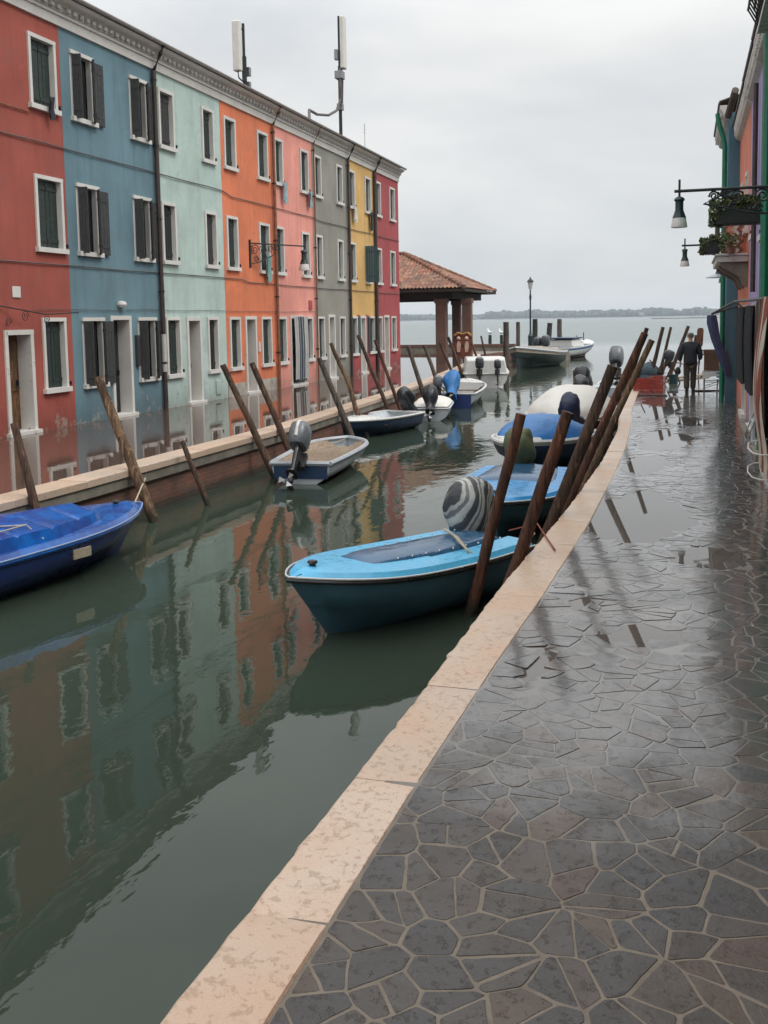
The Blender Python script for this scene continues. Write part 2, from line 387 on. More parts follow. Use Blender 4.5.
mb = MB(); ys = [-7+i*.5 for i in range(17)]+[1.5+i*.2 for i in range(148)]+[31.0]
rings = []
for y in ys:
    xa = (kl(y)+kr(y))/2; rings.append([(xa+(WX+.3-xa)*j/14, y, gh(xa+(WX+.3-xa)*j/14, y)-.0032) for j in range(15)])
mb.loft(rings, closed=False)
rings = []
for i in range(41):
    y = 31.0+i*.25; xa = -1.68-.02*i*.25*2; rings.append([(xa+(9-xa)*(j/28)**1.6, y, gh(xa+(9-xa)*(j/28)**1.6, y)-.0032) for j in range(29)])
mb.loft(rings, closed=False)
struct(mb.build('pavement', M['joint'], recalc=False))
def clip(poly, px, py, nx, ny):
    """keep the side where (p - P).n >= 0"""
    out = []
    for i in range(len(poly)):
        a, b = poly[i], poly[(i+1) % len(poly)]
        da = (a[0]-px)*nx+(a[1]-py)*ny; db = (b[0]-px)*nx+(b[1]-py)*ny
        if da >= 0: out.append(a)
        if (da >= 0) != (db >= 0): k = da/(da-db); out.append((a[0]+(b[0]-a[0])*k, a[1]+(b[1]-a[1])*k))
    return out
def area(p): return .5*sum(p[i][0]*p[(i+1) % len(p)][1]-p[(i+1) % len(p)][0]*p[i][1] for i in range(len(p)))
rs = random.Random(11)
# irregular seeds, one stone round each; a third of the big ones are cut again so that joints meet in T and Y shapes
seeds = []
yy = 1.2
while yy < 41.2:
    st_ = rs.uniform(.13, .22); xx = -2.1+rs.uniform(0, .2)
    while xx < 1.7:
        seeds.append((xx+rs.uniform(-.09, .09), yy+rs.uniform(-.095, .095))); xx += rs.uniform(.10, .30)
    yy += st_
cells = {}
for i, q in enumerate(seeds): cells.setdefault((int(q[0]//.6), int(q[1]//.6)), []).append(i)
stones = []
for i, (sx_, sy_) in enumerate(seeds):
    poly = [(sx_-.45, sy_-.45), (sx_+.45, sy_-.45), (sx_+.45, sy_+.45), (sx_-.45, sy_+.45)]; cx_, cy_ = int(sx_//.6), int(sy_//.6)
    for a_ in (-1, 0, 1):
        for b_ in (-1, 0, 1):
            for j in cells.get((cx_+a_, cy_+b_), ()):
                if j == i: continue
                ux, uy = seeds[j]; mx_, my_ = (sx_+ux)/2, (sy_+uy)/2
                poly = clip(poly, mx_, my_, sx_-ux, sy_-uy)
                if len(poly) < 3: break
            if len(poly) < 3: break
        if len(poly) < 3: break
    if len(poly) < 3: continue
    if abs(area(poly)) > .03 and rs.random() < .5:
        ang = rs.uniform(0, math.pi); nx, ny = math.cos(ang), math.sin(ang); cx = sum(p[0] for p in poly)/len(poly); cy = sum(p[1] for p in poly)/len(poly)
        two = [clip(poly, cx, cy, nx, ny), clip(poly, cx, cy, -nx, -ny)]; stones += [q for q in two if len(q) > 2] if all(len(q) > 3 and abs(area(q)) > .012 for q in two) else [poly]
    else: stones.append(poly)
mb = MB(); tones = []
for poly in stones:
    poly = [(x+.085*noise.noise(Vector((x*2.6, y*2.1, 1.5)))+.03*noise.noise(Vector((x*7, y*7, 8))), y+.10*noise.noise(Vector((x*2.4, y*2.0, 6.5)))+.03*noise.noise(Vector((x*7, y*7, 4)))) for x, y in poly]
    if area(poly) < 0: poly = poly[::-1]
    yc = sum(p[1] for p in poly)/len(poly); xc = sum(p[0] for p in poly)/len(poly)
    e = kr(yc) if yc < 30.9 else -1.62; sl = (kr(yc+.2)-kr(yc-.2))/.4 if yc < 30.7 else 0
    poly = clip(poly, e+.006, yc, 1, -sl)
    if len(poly) < 3: continue
    # pull each edge in by its own joint width
    q = poly
    for i in range(len(poly)):
        a, b = poly[i], poly[(i+1) % len(poly)]; L = math.hypot(b[0]-a[0], b[1]-a[1])
        if L < .01: continue
        nx, ny = -(b[1]-a[1])/L, (b[0]-a[0])/L; g = rs.uniform(.002, .0105)
        q = clip(q, a[0]+nx*g, a[1]+ny*g, nx, ny)
        if len(q) < 3: break
    if len(q) < 3 or abs(area(q)) < .002: continue
    # knock the corners off
    r = []
    for i in range(len(q)):
        p0, p1, p2 = q[i-1], q[i], q[(i+1) % len(q)]
        for (o_, k) in ((p0, 1), (p2, 1)):
            L = math.hypot(o_[0]-p1[0], o_[1]-p1[1]); c = min(.3, rs.uniform(.002, .014)/max(L, .01)); r.append((p1[0]+(o_[0]-p1[0])*c, p1[1]+(o_[1]-p1[1])*c))
    # wobble along the edges where they are seen close
    det = []
    for i in range(len(r)):
        a, b = r[i], r[(i+1) % len(r)]; L = math.hypot(b[0]-a[0], b[1]-a[1]); n = max(1, int(L/.035)) if yc < 9 else 1
        for k in range(n):
            x, y = a[0]+(b[0]-a[0])*k/n, a[1]+(b[1]-a[1])*k/n; w = .0045 if yc < 9 else 0
            det.append((x+w*noise.noise(Vector((x*22, y*22, 0))), y+w*noise.noise(Vector((x*22, y*22, 5)))))
    cx = sum(p[0] for p in det)/len(det); cy = sum(p[1] for p in det)/len(det); z0 = gh(cx, cy)-.0015+rs.uniform(-.0008, .0012); tx, ty = rs.gauss(0, .0045), rs.gauss(0, .0045)
    Z = lambda x, y, d=0: z0+(x-cx)*tx+(y-cy)*ty-d
    R_ = math.sqrt(abs(area(det))); ins = min(.25, .005/R_)
    top = [(x+(cx-x)*ins, y+(cy-y)*ins, Z(x, y)) for x, y in det]; mid = [(x, y, Z(x, y, .0007)) for x, y in det]; bot = [(x, y, Z(x, y, .014)) for x, y in det]
    n0 = len(mb.f); mb.loft([bot, mid, top], cap0=False); tones += [rs.random()]*(len(mb.f)-n0)
o = mb.build('paving_stones', M['stone'], recalc=False); at = o.data.attributes.new('tone', 'FLOAT', 'FACE'); at.data.foreach_set('value', tones); struct(o)
mb = MB()
for y in [1.5+i*.5 for i in range(59)]:
    if gh(0, y) > 9: continue
    mb.quad(((kl(y)*.3+kr(y)*.7), y, 0), (WX+.2, y, 0), (WX+.2, y+.5, 0), ((kl(y+.5)*.3+kr(y+.5)*.7), y+.5, 0))
mb.quad((-1.66, 31.0, 0), (8.9, 31.0, 0), (8.9, 41.0, 0), (-1.86, 41.0, 0))
struct(mb.build('puddles', M['puddle'], recalc=False))
ys = [-7+i*1.0 for i in range(38)]+[30.9]
# quay walls under the pavement
mb = MB()
for a, b in zip(ys, ys[1:]):
    mb.quad((kl(a)+.03, a, -2.2), (kl(b)+.03, b, -2.2), (kl(b)+.03, b, -.01), (kl(a)+.03, a, -.01))
mb.quad((-1.65, 30.9, -2.2), (-1.9, 40.2, -2.2), (-1.9, 40.2, -.01), (-1.65, 30.9, -.01))
mb.quad((-1.9, 40.2, -2.2), (9, 41.5, -2.2), (9, 41.5, -.01), (-1.9, 40.2, -.01))
tag(mb.build('quay_wall', M['quay_brick'], recalc=False), 'brick quay wall dropping to the water under the stone kerb on the right', 'quay wall')

# left bank
CF = [(-7,-8.05), (10,-8.0), (12,-7.92), (15.8,-7.85), (18.7,-7.8), (22.4,-7.95), (28.4,-8.22), (36,-8.75), (43.4,-9.45), (52,-10.4), (60.3,-12.1)]
def cf(y): return interp(CF, y)
def ci(y): return cf(y)-.48
slab_strip('left_coping', M['coping'], ci, cf, -7, 60.2, .06, .10, (1.2, 2.2), chip=.006)
LY = [-7+i*1.2 for i in range(56)]+[60.3]
mb = MB()
for a, b in zip(LY, LY[1:]): mb.quad((-14.2, a, 0), (cf(a)-.2, a, 0), (cf(b)-.2, b, 0), (-14.2, b, 0))
mb.quad((-60, 45.2, 0), (-14.2, 45.2, 0), (-14.2, 67.5, 0), (-60, 67.5, 0))
mb.quad((-14.2, 60.3, 0), (-12.3, 60.3, 0), (-10.9, 70.5, 0), (-14.2, 67.5, 0))
struct(mb.build('left_pavement', concrete('left_paving', (.16, .13, .11)), recalc=False))
mb = MB()
for a, b in zip(LY, LY[1:]): mb.quad((-14.2, a, .035), (cf(a)-.47, a, .035), (cf(b)-.47, b, .035), (-14.2, b, .035))
mb.quad((-60, 45.2, .035), (-14.2, 45.2, .035), (-14.2, 67.3, .035), (-60, 67.3, .035))
struct(mb.build('flood_water', M['flood'], recalc=False))
mb = MB()
for a, b in zip(LY, LY[1:]):
    mb.quad((cf(a)-.03, a, -.20), (cf(b)-.03, b, -.20), (cf(b)-.03, b, -.04), (cf(a)-.03, a, -.04))
    mb.quad((cf(a)-.03, a, -.20), (cf(b)-.03, b, -.20), (cf(b)-.10, b, -.20), (cf(a)-.10, a, -.20))
wl = thing('quay_wall', 'long low brick quay wall with a concrete lip under the flooded left walkway', 'quay wall')
mb.build('concrete_lip', M['coping_face'], wl, recalc=False)
mb = MB()
for a, b in zip(LY, LY[1:]): mb.quad((cf(a)-.10, a, -2.2), (cf(b)-.10, b, -2.2), (cf(b)-.10, b, -.19), (cf(a)-.10, a, -.19))
mb.quad((-12.2, 60.3, -2.2), (-10.9, 70.5, -2.2), (-10.9, 70.5, 0), (-12.2, 60.3, 0))
mb.quad((-60, 67.5, -2.2), (-10.9, 70.5, -2.2), (-10.9, 70.5, 0), (-60, 67.5, 0))
mb.build('brick_face', M['quay_brick'], wl, recalc=False)

# ------------------------------------------------------------------ houses
FX = -12.8
def wood_leaf(mb, x0, x1, y0, y1, z0, z1, planks=3):
    w = (y1-y0)/planks
    for i in range(planks): mb.box(x0, x1 + (.004 if i % 2 else 0), y0+i*w+.004, y0+(i+1)*w-.004, z0, z1)
    mb.box(x1+.001, x1+.018, y0+.01, y1-.01, z0+.12, z0+.2); mb.box(x1+.001, x1+.018, y0+.01, y1-.01, z1-.2, z1-.12)

def window(root, s, y1, y2, z0, z1, style='frame', shut='shutter_green', frame='white_stone', glass=False):
    """y local; s=+1 facade faces +x, -1 faces -x"""
    f = .08; D = .105
    def bx(mb, a, b, *r): mb.box(s*a, s*b, *r)
    m = MB()
    if style == 'frame':
        bx(m, -D, .04, y1, y1+f, z0+.1, z1-f); bx(m, -D, .04, y2-f, y2, z0+.1, z1-f); bx(m, -D, .043, y1-.005, y2+.005, z1-f, z1)
    else:
        bx(m, -D, .002, y1, y1+f, z0+.1, z1-f); bx(m, -D, .002, y2-f, y2, z0+.1, z1-f); bx(m, -D, .05, y1-.02, y2+.02, z1-f, z1)
    w = m.build('window', M[frame], root)
    m = MB(); bx(m, -D, .09, y1-.05, y2+.05, z0, z0+.1); m.build('sill', M[frame], w)
    yy1, yy2 = y1+f, y2-f; mid = (yy1+yy2)/2
    m = MB(); bx(m, -D-.05, -D-.02, yy1-.02, yy2+.02, z0+.1, z1-f+.01); m.build('pane', M['glass_dark'], w)
    if glass:
        m = MB(); 
        for a, b in ((yy1, yy1+.06), (mid-.03, mid+.03), (yy2-.06, yy2)): bx(m, -D-.02, -D+.02, a, b, z0+.1, z1-f)
        bx(m, -D-.02, -D+.018, yy1, yy2, (z0+z1)/2-.02, (z0+z1)/2+.02)
        m.build('casement', M['door_white'], w)
    elif style == 'frame':
        for a, b in ((yy1, mid-.006), (mid+.006, yy2)):
            m = MB(); wood_leaf(m, -D-.02, -D+.02, a, b, z0+.105, z1-f-.004); 
            if s < 0: m.v = [(-x, y, z) for x, y, z in m.v]
            m.build('shutter', M[shut], w)
        m = MB(); bx(m, .0, .06, y2+.05, y2+.075, z0+.13, z0+.21); m.build('shutter_hook', M['iron'], w)
    else:
        # near leaf stands out from the wall, far pair is bifold: one ajar, one flat on the wall
        def leaf(org, ang, wl_, mt, flip=1):
            m = MB(); T = Matrix.Translation(org) @ Matrix.Rotation(ang, 4, 'Z')
            for k in range(3): m.box(k*wl_/3+.003, (k+1)*wl_/3-.003, -.018, .018, z0+.06, z1-.09, T)
            for zz in (z0+.22, z1-.32): m.box(.02, wl_-.02, -.027, .027, zz, zz+.06, T)
            m.build('shutter', mt, w)
        leaf((.03, y1+.05, 0), R(16), .20, M[shut]); leaf((.05, y2-.06, 0), R(-52), .27, M['shutter_black']); leaf((.035, y2+.01, 0), R(88), .34, M[shut])
    return w

def door(root, s, y1, y2, z1, mat='door_grey', frame='white_stone', z0=.0, depth=.3, half=False):
    f = .10
    def bx(mb, a, b, *r): mb.box(s*a, s*b, *r)
    m = MB(); bx(m, -depth, .035, y1, y1+f, z0+.1, z1-f); bx(m, -depth, .035, y2-f, y2, z0+.1, z1-f); bx(m, -depth, .038, y1-.004, y2+.004, z1-f, z1)
    d = m.build('door', M[frame], root)
    m = MB(); bx(m, -depth, .10, y1-.06, y2+.06, z0-.1, z0+.10); m.build('step', M[frame], d)
    m = MB(); a, b = y1+f, y2-f
    bx(m, -depth-.04, -depth, a-.01, b+.01, z0+.1, z1-f+.01)
    for k in range(2):
        ya = a+.05+k*(b-a)/2; yb = ya+(b-a)/2-.09
        for za, zb in ((z0+.2, z0+.75), (z0+.9, z1-f-.12)): bx(m, -depth-.001, -depth+.02, ya, yb, za, zb)
    m.build('leaf', M[mat], d)
    m = MB(); bx(m, -depth+.02, -depth+.07, b-.12, b-.09, z0+1.0, z0+1.12); m.build('handle', M['iron'], d)
    return d

def facade(root, s, W, H, holes, mat, depth=8.0, zb=-.3, ends=(True, True)):
    ys = sorted({.002, W-.002} | {a for h in holes for a in h[:2]}); zs = sorted({zb, H} | {a for h in holes for a in h[2:]})
    m = MB()
    for a, b in zip(ys, ys[1:]):
        for c, d in zip(zs, zs[1:]):
            my, mz = (a+b)/2, (c+d)/2
            if any(h[0] < my < h[1] and h[2] < mz < h[3] for h in holes): continue
            nz = max(1, int((d-c)/1.5))
            m.quad((0, a, c), (0, b, c), (0, b, d), (0, a, d))
    m.quad((0, .002, zb), (-s*depth, .002, zb), (-s*depth, .002, H), (0, .002, H))
    m.quad((0, W-.002, zb), (-s*depth, W-.002, zb), (-s*depth, W-.002, H), (0, W-.002, H))
    m.quad((-s*depth, .002, zb), (-s*depth, W-.002, zb), (-s*depth, W-.002, H), (-s*depth, .002, H))
    # dark core behind the openings
    m.quad((-s*.33, .003, zb), (-s*.33, W-.003, zb), (-s*.33, W-.003, H), (-s*.33, .003, H))
    return m.build('wall', mat, root, recalc=False)

TOP = (6.62, 8.13); MID = (3.73, 5.31); GND = (.80, 2.38)
def roof_sheet(root, W, xe, ze, xr, zr, xb, mat, s=1):
    m = MB(); per = .19; n = int(W/per*6)
    xs = [(xe, ze), (xe+(xr-xe)*.33, ze+(zr-ze)*.33), (xe+(xr-xe)*.66, ze+(zr-ze)*.66), (xr, zr), ((xr+xb)/2, (zr+ze)/2), (xb, ze)]
    rings = []
    for i in range(n+1):
        y = W*i/n; ph = y/per*2*math.pi; r = .035*math.sin(ph)
        row = [(s*x, y, z+r+random.uniform(-.004, .004)) for x, z in xs]
        rings.append([(s*(xe+.001), y, ze-.05+min(0, r))] + row)
    m.loft(rings, closed=False)
    return m.build('roof', mat, root, recalc=False, smooth=True)

def left_house(Y0, Y1, wm, label, tops, mids, gnds, doors, shut='shutter_green', style='frame', frame='white_stone', dmat='door_grey', name='terraced_house', glass_set=(), tile='tile_dark', H=8.62):
    W = Y1-Y0; root = thing(name, label, 'house', (FX, Y0, 0), 0, 'terraced houses along the flooded left bank')
    holes = []
    for lst, (za, zb) in ((tops, TOP), (mids, MID), (gnds, GND)):
        for (a, b) in lst: holes.append((a-Y0+.08, b-Y0-.08, za+.1, zb-.08))
    for (a, b, z1) in doors: holes.append((a-Y0+.10, b-Y0-.10, 0.0, z1-.10))
    facade(root, 1, W, 8.72, holes, wm)
    k = 0
    for lst, (za, zb) in ((tops, TOP), (mids, MID), (gnds, GND)):
        for (a, b) in lst:
            fr = frame if not (frame == 'white_worn' and k % 2) else 'white_stone'
            sh = shut if isinstance(shut, str) else shut[k % len(shut)]
            window(root, 1, a-Y0, b-Y0, za, zb, style, sh, fr, glass=k in glass_set); k += 1
    for (a, b, z1) in doors: door(root, 1, a-Y0, b-Y0, z1, dmat, frame)
    # cornice: white band, dentil course, moulded lip and gutter
    m = MB(); m.box(0, .06, .001, W-.001, H-.12, H+.08); m.box(0, .10, .001, W-.001, H+.08, H+.15)
    m.loft([[(x, y, z) for x, z in ((-.1, H+.26), (.14, H+.26), (.18, H+.29), (.28, H+.32), (.33, H+.36), (.33, H+.40), (-.1, H+.40))] for y in (.001, W-.001)])
    c = m.build('cornice', M['cornice'], root)
    m = MB(); m.box(0, .12, .0015, W-.0015, H+.152, H+.258); y = .1
    while y < W-.12: m.box(.12, .19, y, y+.13, H+.18, H+.256); y += .235
    m.build('dentils', M['dentil'], c)
    m = MB(); n = 7
    m.loft([[(.39+.06*math.cos(math.pi+math.pi*j/n), y, H+.46+.06*math.sin(math.pi+math.pi*j/n)) for j in range(n+1)] for y in (.001, W-.001)], closed=False)
    m.build('gutter', M['gutter'], root, recalc=False)
    roof_sheet(root, W, .32, H+.49, -4.0, H+1.80, -8.3, M[tile])
    return root

def pipe(root, y, mat, r=.055, x=.09, z0=.0, z1=8.95, white=None):
    m = MB(); 
    m.tube([(x, y, z0), (x, y, 8.45), (x+.22, y, 8.85), (x+.30, y, 9.03)], r, 10)
    p = m.build('downpipe', M[mat], root, smooth=True)
    m = MB()
    for z in (1.2, 3.0, 4.8, 6.6, 8.2): m.lathe([(r+.012, z), (r+.012, z+.05)], (x, y, 0), 10); m.box(0, x, y-.01, y+.01, z, z+.04)
    m.build('bracket', M['iron'], p)
    if white:
        m = MB(); m.lathe([(r+.006, white[0]), (r+.006, white[1])], (x, y, 0), 10); m.build('pipe_sleeve', M['pipe_white'], p, smooth=True)
    return p

C = dict(red=(.335, .088, .066), blue=(.135, .222, .26), lb=(.43, .54, .50), orange=(.66, .20, .10), pink=(.74, .31, .25), grey=(.27, .26, .225), yellow=(.62, .39, .15), crim=(.36, .078, .082))
PL = {k: plaster('plaster_'+k, v) for k, v in C.items()}
hR = left_house(13.4, 18.92, PL['red'], 'dark red plastered house with a brown wooden door, nearest on the left bank',
    [(15.25, 16.1), (17.82, 18.74)], [(15.25, 16.1), (17.82, 18.78)], [(14.3, 15.1), (17.85, 18.67)], [(16.62, 17.53, 2.14)], frame='white_worn', dmat='door_brown')
hB = left_house(18.92, 22.79, PL['blue'], 'slate blue house with dark shutters standing open and a white door surround',
    [(19.28, 20.14), (21.68, 22.48)], [(19.3, 20.14), (21.65, 22.45)], [(19.3, 20.14), (21.65, 22.5)], [(20.42, 21.32, 2.42)], shut='shutter_grey', style='open', dmat='shutter_black')
hL = left_house(22.79, 26.54, PL['lb'], 'pale mint blue house with a beige door between two ground windows',
    [(23.02, 23.82), (25.37, 26.1)], [(23.0, 23.74), (25.38, 26.1)], [(23.0, 23.77), (25.33, 26.0)], [(24.12, 24.95, 2.38)], shut=('shutter_grey', 'shutter_green', 'shutter_black'), dmat='door_grey')
hO = left_house(26.54, 30.27, PL['orange'], 'bright orange house with a grey door and plain white window surrounds',
    [(26.74, 27.52), (29.08, 29.88)], [(26.74, 27.5), (29.05, 29.86)], [(26.74, 27.48), (29.02, 29.82)], [(27.82, 28.65, 2.4)], dmat='door_grey')
hP = left_house(30.27, 33.87, PL['pink'], 'salmon pink house with a striped curtain hanging over its doorway',
    [(30.42, 31.12), (32.68, 33.45)], [(30.33, 31.05), (32.65, 33.4)], [(30.33, 31.08), (32.85, 33.52)], [(31.42, 32.72, 2.42)], dmat='shutter_black')
hG = left_house(33.87, 37.68, PL['grey'], 'unpainted grey rendered house with a white door between pink and yellow houses',
    [(34.02, 34.72), (36.39, 37.08)], [(34.04, 34.7), (36.37, 37.02)], [(34.03, 34.74), (36.39, 37.08)], [(35.17, 35.9, 2.45)], dmat='door_white')
hY = left_house(37.68, 41.16, PL['yellow'], 'narrow mustard yellow house with a dark shutter swung open upstairs',
    [(37.85, 38.58), (39.92, 40.7)], [(37.8, 38.55), (39.84, 40.55)], [(37.85, 38.6), (40.15, 40.95)], [(38.98, 39.72, 2.4)], dmat='door_white')
hC = left_house(41.16, 44.95, PL['crim'], 'crimson house closing the left row beside the tiled canopy',
    [(41.32, 42.12), (43.48, 44.3)], [(41.32, 42.12), (43.45, 44.25)], [(41.32, 42.06), (43.48, 44.22)], [(42.32, 43.1, 2.43)], dmat='door_grey')
pipe(hB, 22.73-18.92, 'pipe_brown', .06, white=(1.0, 1.95))
pipe(hO, 30.20-26.54, 'pipe_rust', .05)
pipe(hP, 33.83-30.27, 'pipe_rust', .03)
pipe(hG, 37.60-33.87, 'pipe_brown', .055)
pipe(hY, 41.08-37.68, 'pipe_brown', .075)
# damp red render under the yellow house's ground windows
m = MB(); m.box(0, .012, .01, 3.46, -.1, 2.42)
# (keep openings clear: build as strips round them)
m = MB()
for a, b in ((.01, .17), (.92, 1.30), (2.04, 2.47), (3.27, 3.40)): m.box(0, .012, a, b, -.1, 2.44)
for a, b in ((.17, .92), (2.47, 3.27)): m.box(0, .0125, a, b, -.1, .79)
m.build('plinth', PL['crim'], hY)
# grey plinth of the orange house
m = MB()
for a, b in ((.01, 1.27), (2.12, 3.62)): m.box(0, .014, a, b, -.1, .42)
m.build('plinth', concrete('plinth', (.42, .38, .33)), hO)
# dark shutter swung out on the yellow house
m = MB(); T = Matrix.Translation((.04, 39.80-37.68, 0)) @ Matrix.Rotation(R(20), 4, 'Z')
for k in range(5): m.box(k*.1+.003, (k+1)*.1-.003, -.02, .02, 3.78, 5.28, T)
for zz in (4.0, 5.0): m.box(.02, .48, -.03, .03, zz, zz+.08, T)
m.build('shutter', M['shutter_teal'], hY)
for ya, yb in ((37.72, 37.95), (38.62, 38.92), (40.0, 40.2), (40.9, 41.03)):
    m = MB(); n = 3; w = (yb-ya)/n
    for k in range(n): m.box(.02, .06, ya-37.68+k*w+.003, ya-37.68+(k+1)*w-.003, .86, 2.36)
    m.build('shutter', M['shutter_teal'], hY)
# number plate, meter box, door lights
m = MB(); m.box(.001, .025, 16.95-13.4, 17.2-13.4, 2.78, 3.0); m.build('number_plate', M['white_stone'], hR, bevel=.005)
m = MB(); m.box(.001, .08, 21.48-18.92, 21.62-18.92, 1.2, 1.95); m.build('meter_box', M['shutter_grey'], hB, bevel=.006)
m = MB(); m.lathe([(.0, -.02), (.09, -.0), (.12, .06), (.10, .12), (.0, .15)], (.06, 20.87-18.92, 2.62), 12); m.build('door_lamp', M['white_stone'], hB, smooth=True)
m = MB(); m.box(.001, .03, 25.75-22.79, 26.05-22.79, .18, .58); m.build('meter_hatch', PL['lb'], hL, bevel=.004)
m = MB(); m.box(.001, .05, 28.75-26.54, 28.85-26.54, 1.3, 1.6); m.build('bell_box', M['white_stone'], hO, bevel=.004)
m = MB(); m.box(.001, .035, 33.2-30.27, 33.5-30.27, 2.62, 2.95); m.build('wall_plaque', PL['crim'], hP, bevel=.004)

# string courses / cables across the facades
def cable(name, label, zf, y0, y1, r=.018, x=.035, n=60, sag=.03, mat='cable'):
    m = MB(); pts = []
    for i in range(n+1):
        y = y0+(y1-y0)*i/n; pts.append((x+.006*math.sin(i*1.7), y-y0, zf(y)+.02*noise.noise(Vector((y*.5, zf(y), 0)))-sag*.4*abs(math.sin(y*.85))))
    m.tube(pts, r*.68, 5)
    o = m.build(name, M[mat]); o.location = (FX, y0, 0); return tag(o, label, 'cable', 'cables strung along the facades')
cable('wall_cable', 'thin dark cable strung along the facades between first and second floor windows', lambda y: 5.98-.1*(y > 27)-.05*(y > 34), 13.5, 44.9, .022)
cable('wall_cable', 'thin cable strung along the facades just under the first floor windows', lambda y: 3.50-.08*(y > 28), 13.5, 44.9, .02)
cable('wall_cable', 'thin cable strung along the facades just above the ground floor doors', lambda y: 2.56, 17.6, 33.8, .010)
cable('wall_cable', 'rust coloured cable on the red house under its top window', lambda y: 6.52, 13.5, 17.75, .022, mat='pipe_rust')

# iron bracket over the brown door
t = thing('iron_bracket', 'thin black iron bracket with scrolls over the brown door of the red house', 'bracket', (FX, 16.55, 2.30))
m = MB(); m.tube([(.03, -.1, .32), (.35, 1.0, .14), (.50, 1.9, .18)], .014, 6); m.tube([(.03, -.1, .32), (.03, -.1, -.3)], .014, 6); m.build('rod', M['iron'], t)
m = MB()
for c_, r_ in (((.25, .45, .1), .12), ((.38, .95, .02), .10), ((.1, .12, -.02), .1)):
    m.tube([(c_[0], c_[1]+r_*(1-k/26)*math.cos(k*.5), c_[2]+r_*(1-k/26)*math.sin(k*.5)) for k in range(22)], .008, 5)
m.build('scroll', M['iron'], t)

# washing and cloths at windows
def hanging(name, label, x, y, ztop, w, h, mat, thick=.02, phase=0):
    m = MB()
    def fn(u, v):
        yy = (u-.5)*w*(1-.25*v) ; return (.03*math.sin(u*9+phase)+.02*math.sin(v*5+u*3), yy, -v*h*(1-.12*math.sin(u*7+phase)))
    m.grid(fn, 10, 8); m.grid(lambda u, v: (fn(u, v)[0]-thick, fn(u, v)[1], fn(u, v)[2]), 10, 8)
    o = m.build(name, mat, smooth=True, recalc=False); o.location = (x, y, ztop); return tag(o, label, 'cloth', 'cloths hung out at the windows')
cb = cloth('cloth_blue', (.28, .38, .42)); ct = cloth('cloth_teal', (.20, .36, .33)); cdk = cloth('cloth_dark', (.03, .03, .04)); cw = cloth('cloth_white', (.55, .52, .48))
hanging('hanging_cloth', 'pale blue cloth hung from the first top window of the pink house', FX+.14, 31.0, 6.75, .32, .62, cb)
hanging('hanging_cloth', 'pale blue cloth hung from the second top window of the pink house', FX+.14, 33.35, 6.72, .34, .5, cb, phase=2)
hanging('hanging_cloth', 'teal cloth draped out of the orange house window behind the lamp bracket', FX+.14, 29.5, 4.3, .45, .75, ct, phase=1)
hanging('hanging_cloth', 'off white cloth hung under the first top window of the yellow house', FX+.14, 38.3, 6.7, .4, .55, cw)
hanging('hanging_cloth', 'dark cloth hung under the second top window of the yellow house', FX+.14, 40.5, 6.7, .36, .7, cdk, phase=3)
hanging('hanging_cloth', 'black cloth dangling from the sill of the top window of the red house', FX+.16, 18.35, 6.92, .2, .42, cdk, phase=1)
mstr = stripes('curtain_stripes', (.05, .065, .09), (.50, .50, .48), 2.6, 'Y', .2, lo=.45, hi=.55)
m = MB()
def fn(u, v): return (.05*math.sin(u*26)+.03+.03*math.sin(v*3), (u-.5)*1.15, -v*2.15*(1-.04*math.sin(u*12)))
m.grid(fn, 48, 10); o = m.build('door_curtain', mstr, smooth=True, recalc=False); o.location = (FX+.10, 32.07, 2.38)
tag(o, 'blue and white striped curtain hanging over the doorway of the pink house', 'curtain')

# lamp on scrolled bracket
def lamp_bracket(label, loc, rz, L, scroll_r, group='lamps on scrolled wall brackets', lantern_s=1.0, dirn=1):
    """arm runs along +x from the wall at x=0"""
    t = thing('wall_lamp', label, 'street lamp', loc, rz, group)
    m = MB(); m.tube([(0, 0, 0), (L+.05, 0, -.0)], .022, 8); m.tube([(L-.02, 0, .16), (L-.02, 0, -.15)], .018, 6)
    m.box(-.02, .03, -.05, .05, -.75*scroll_r/.2, .10); m.tube([(.02, 0, -.62*scroll_r/.2), (.35, 0, -.58*scroll_r/.2), (1.0, 0, -.32*scroll_r/.2), (L*.45, 0, -.02)], .018, 6)
    m.build('arm', M['iron'], t)
    m = MB()
    k = scroll_r/.2
    for (cx, cz, r, d) in ((.22, -.2*k, .17*k, 1), (.56, -.19*k, .15*k, -1), (.86, -.15*k, .11*k, 1), (.28, -.48*k, .10*k, -1), (.62, -.40*k, .07*k, 1), (L*.45+.12, -.12*k, .10*k, -1)):
        m.tube([(cx+d*r*(1-j/34)*math.cos(j*.42), 0, cz+r*(1-j/34)*math.sin(j*.42)) for j in range(28)], .013, 5)
        for q in range(5): m.lathe([(0, -.02), (.022, 0), (0, .02)], (cx+r*math.cos(q*1.25), 0, cz+r*math.sin(q*1.25)), 6)
    m.build('scrollwork', M['iron'], t)
    s = lantern_s
    m = MB(); m.lathe([(0, -.10*s), (.05*s, -.12*s), (.10*s, -.15*s), (.115*s, -.19*s), (.085*s, -.22*s), (.085*s, -.40*s), (.12*s, -.50*s), (.145*s, -.56*s), (.14*s, -.57*s)], (L-.02, 0, 0), 16)
    lan = m.build('lamp_head', M['iron_green'], t, smooth=True)
    m = MB(); m.lathe([(.138*s, -.565*s), (.155*s, -.66*s), (.172*s, -.76*s), (.17*s, -.77*s), (.0, -.74*s)], (L-.02, 0, 0), 16)
    m.build('lamp_glass', M['lamp_glass'], lan, smooth=True)
    return t
M['lamp_glass'] = paint('lamp_glass', (.62, .60, .57), .25, .05, bump=.02)
pL = onx(304, 244, FX+2.2)
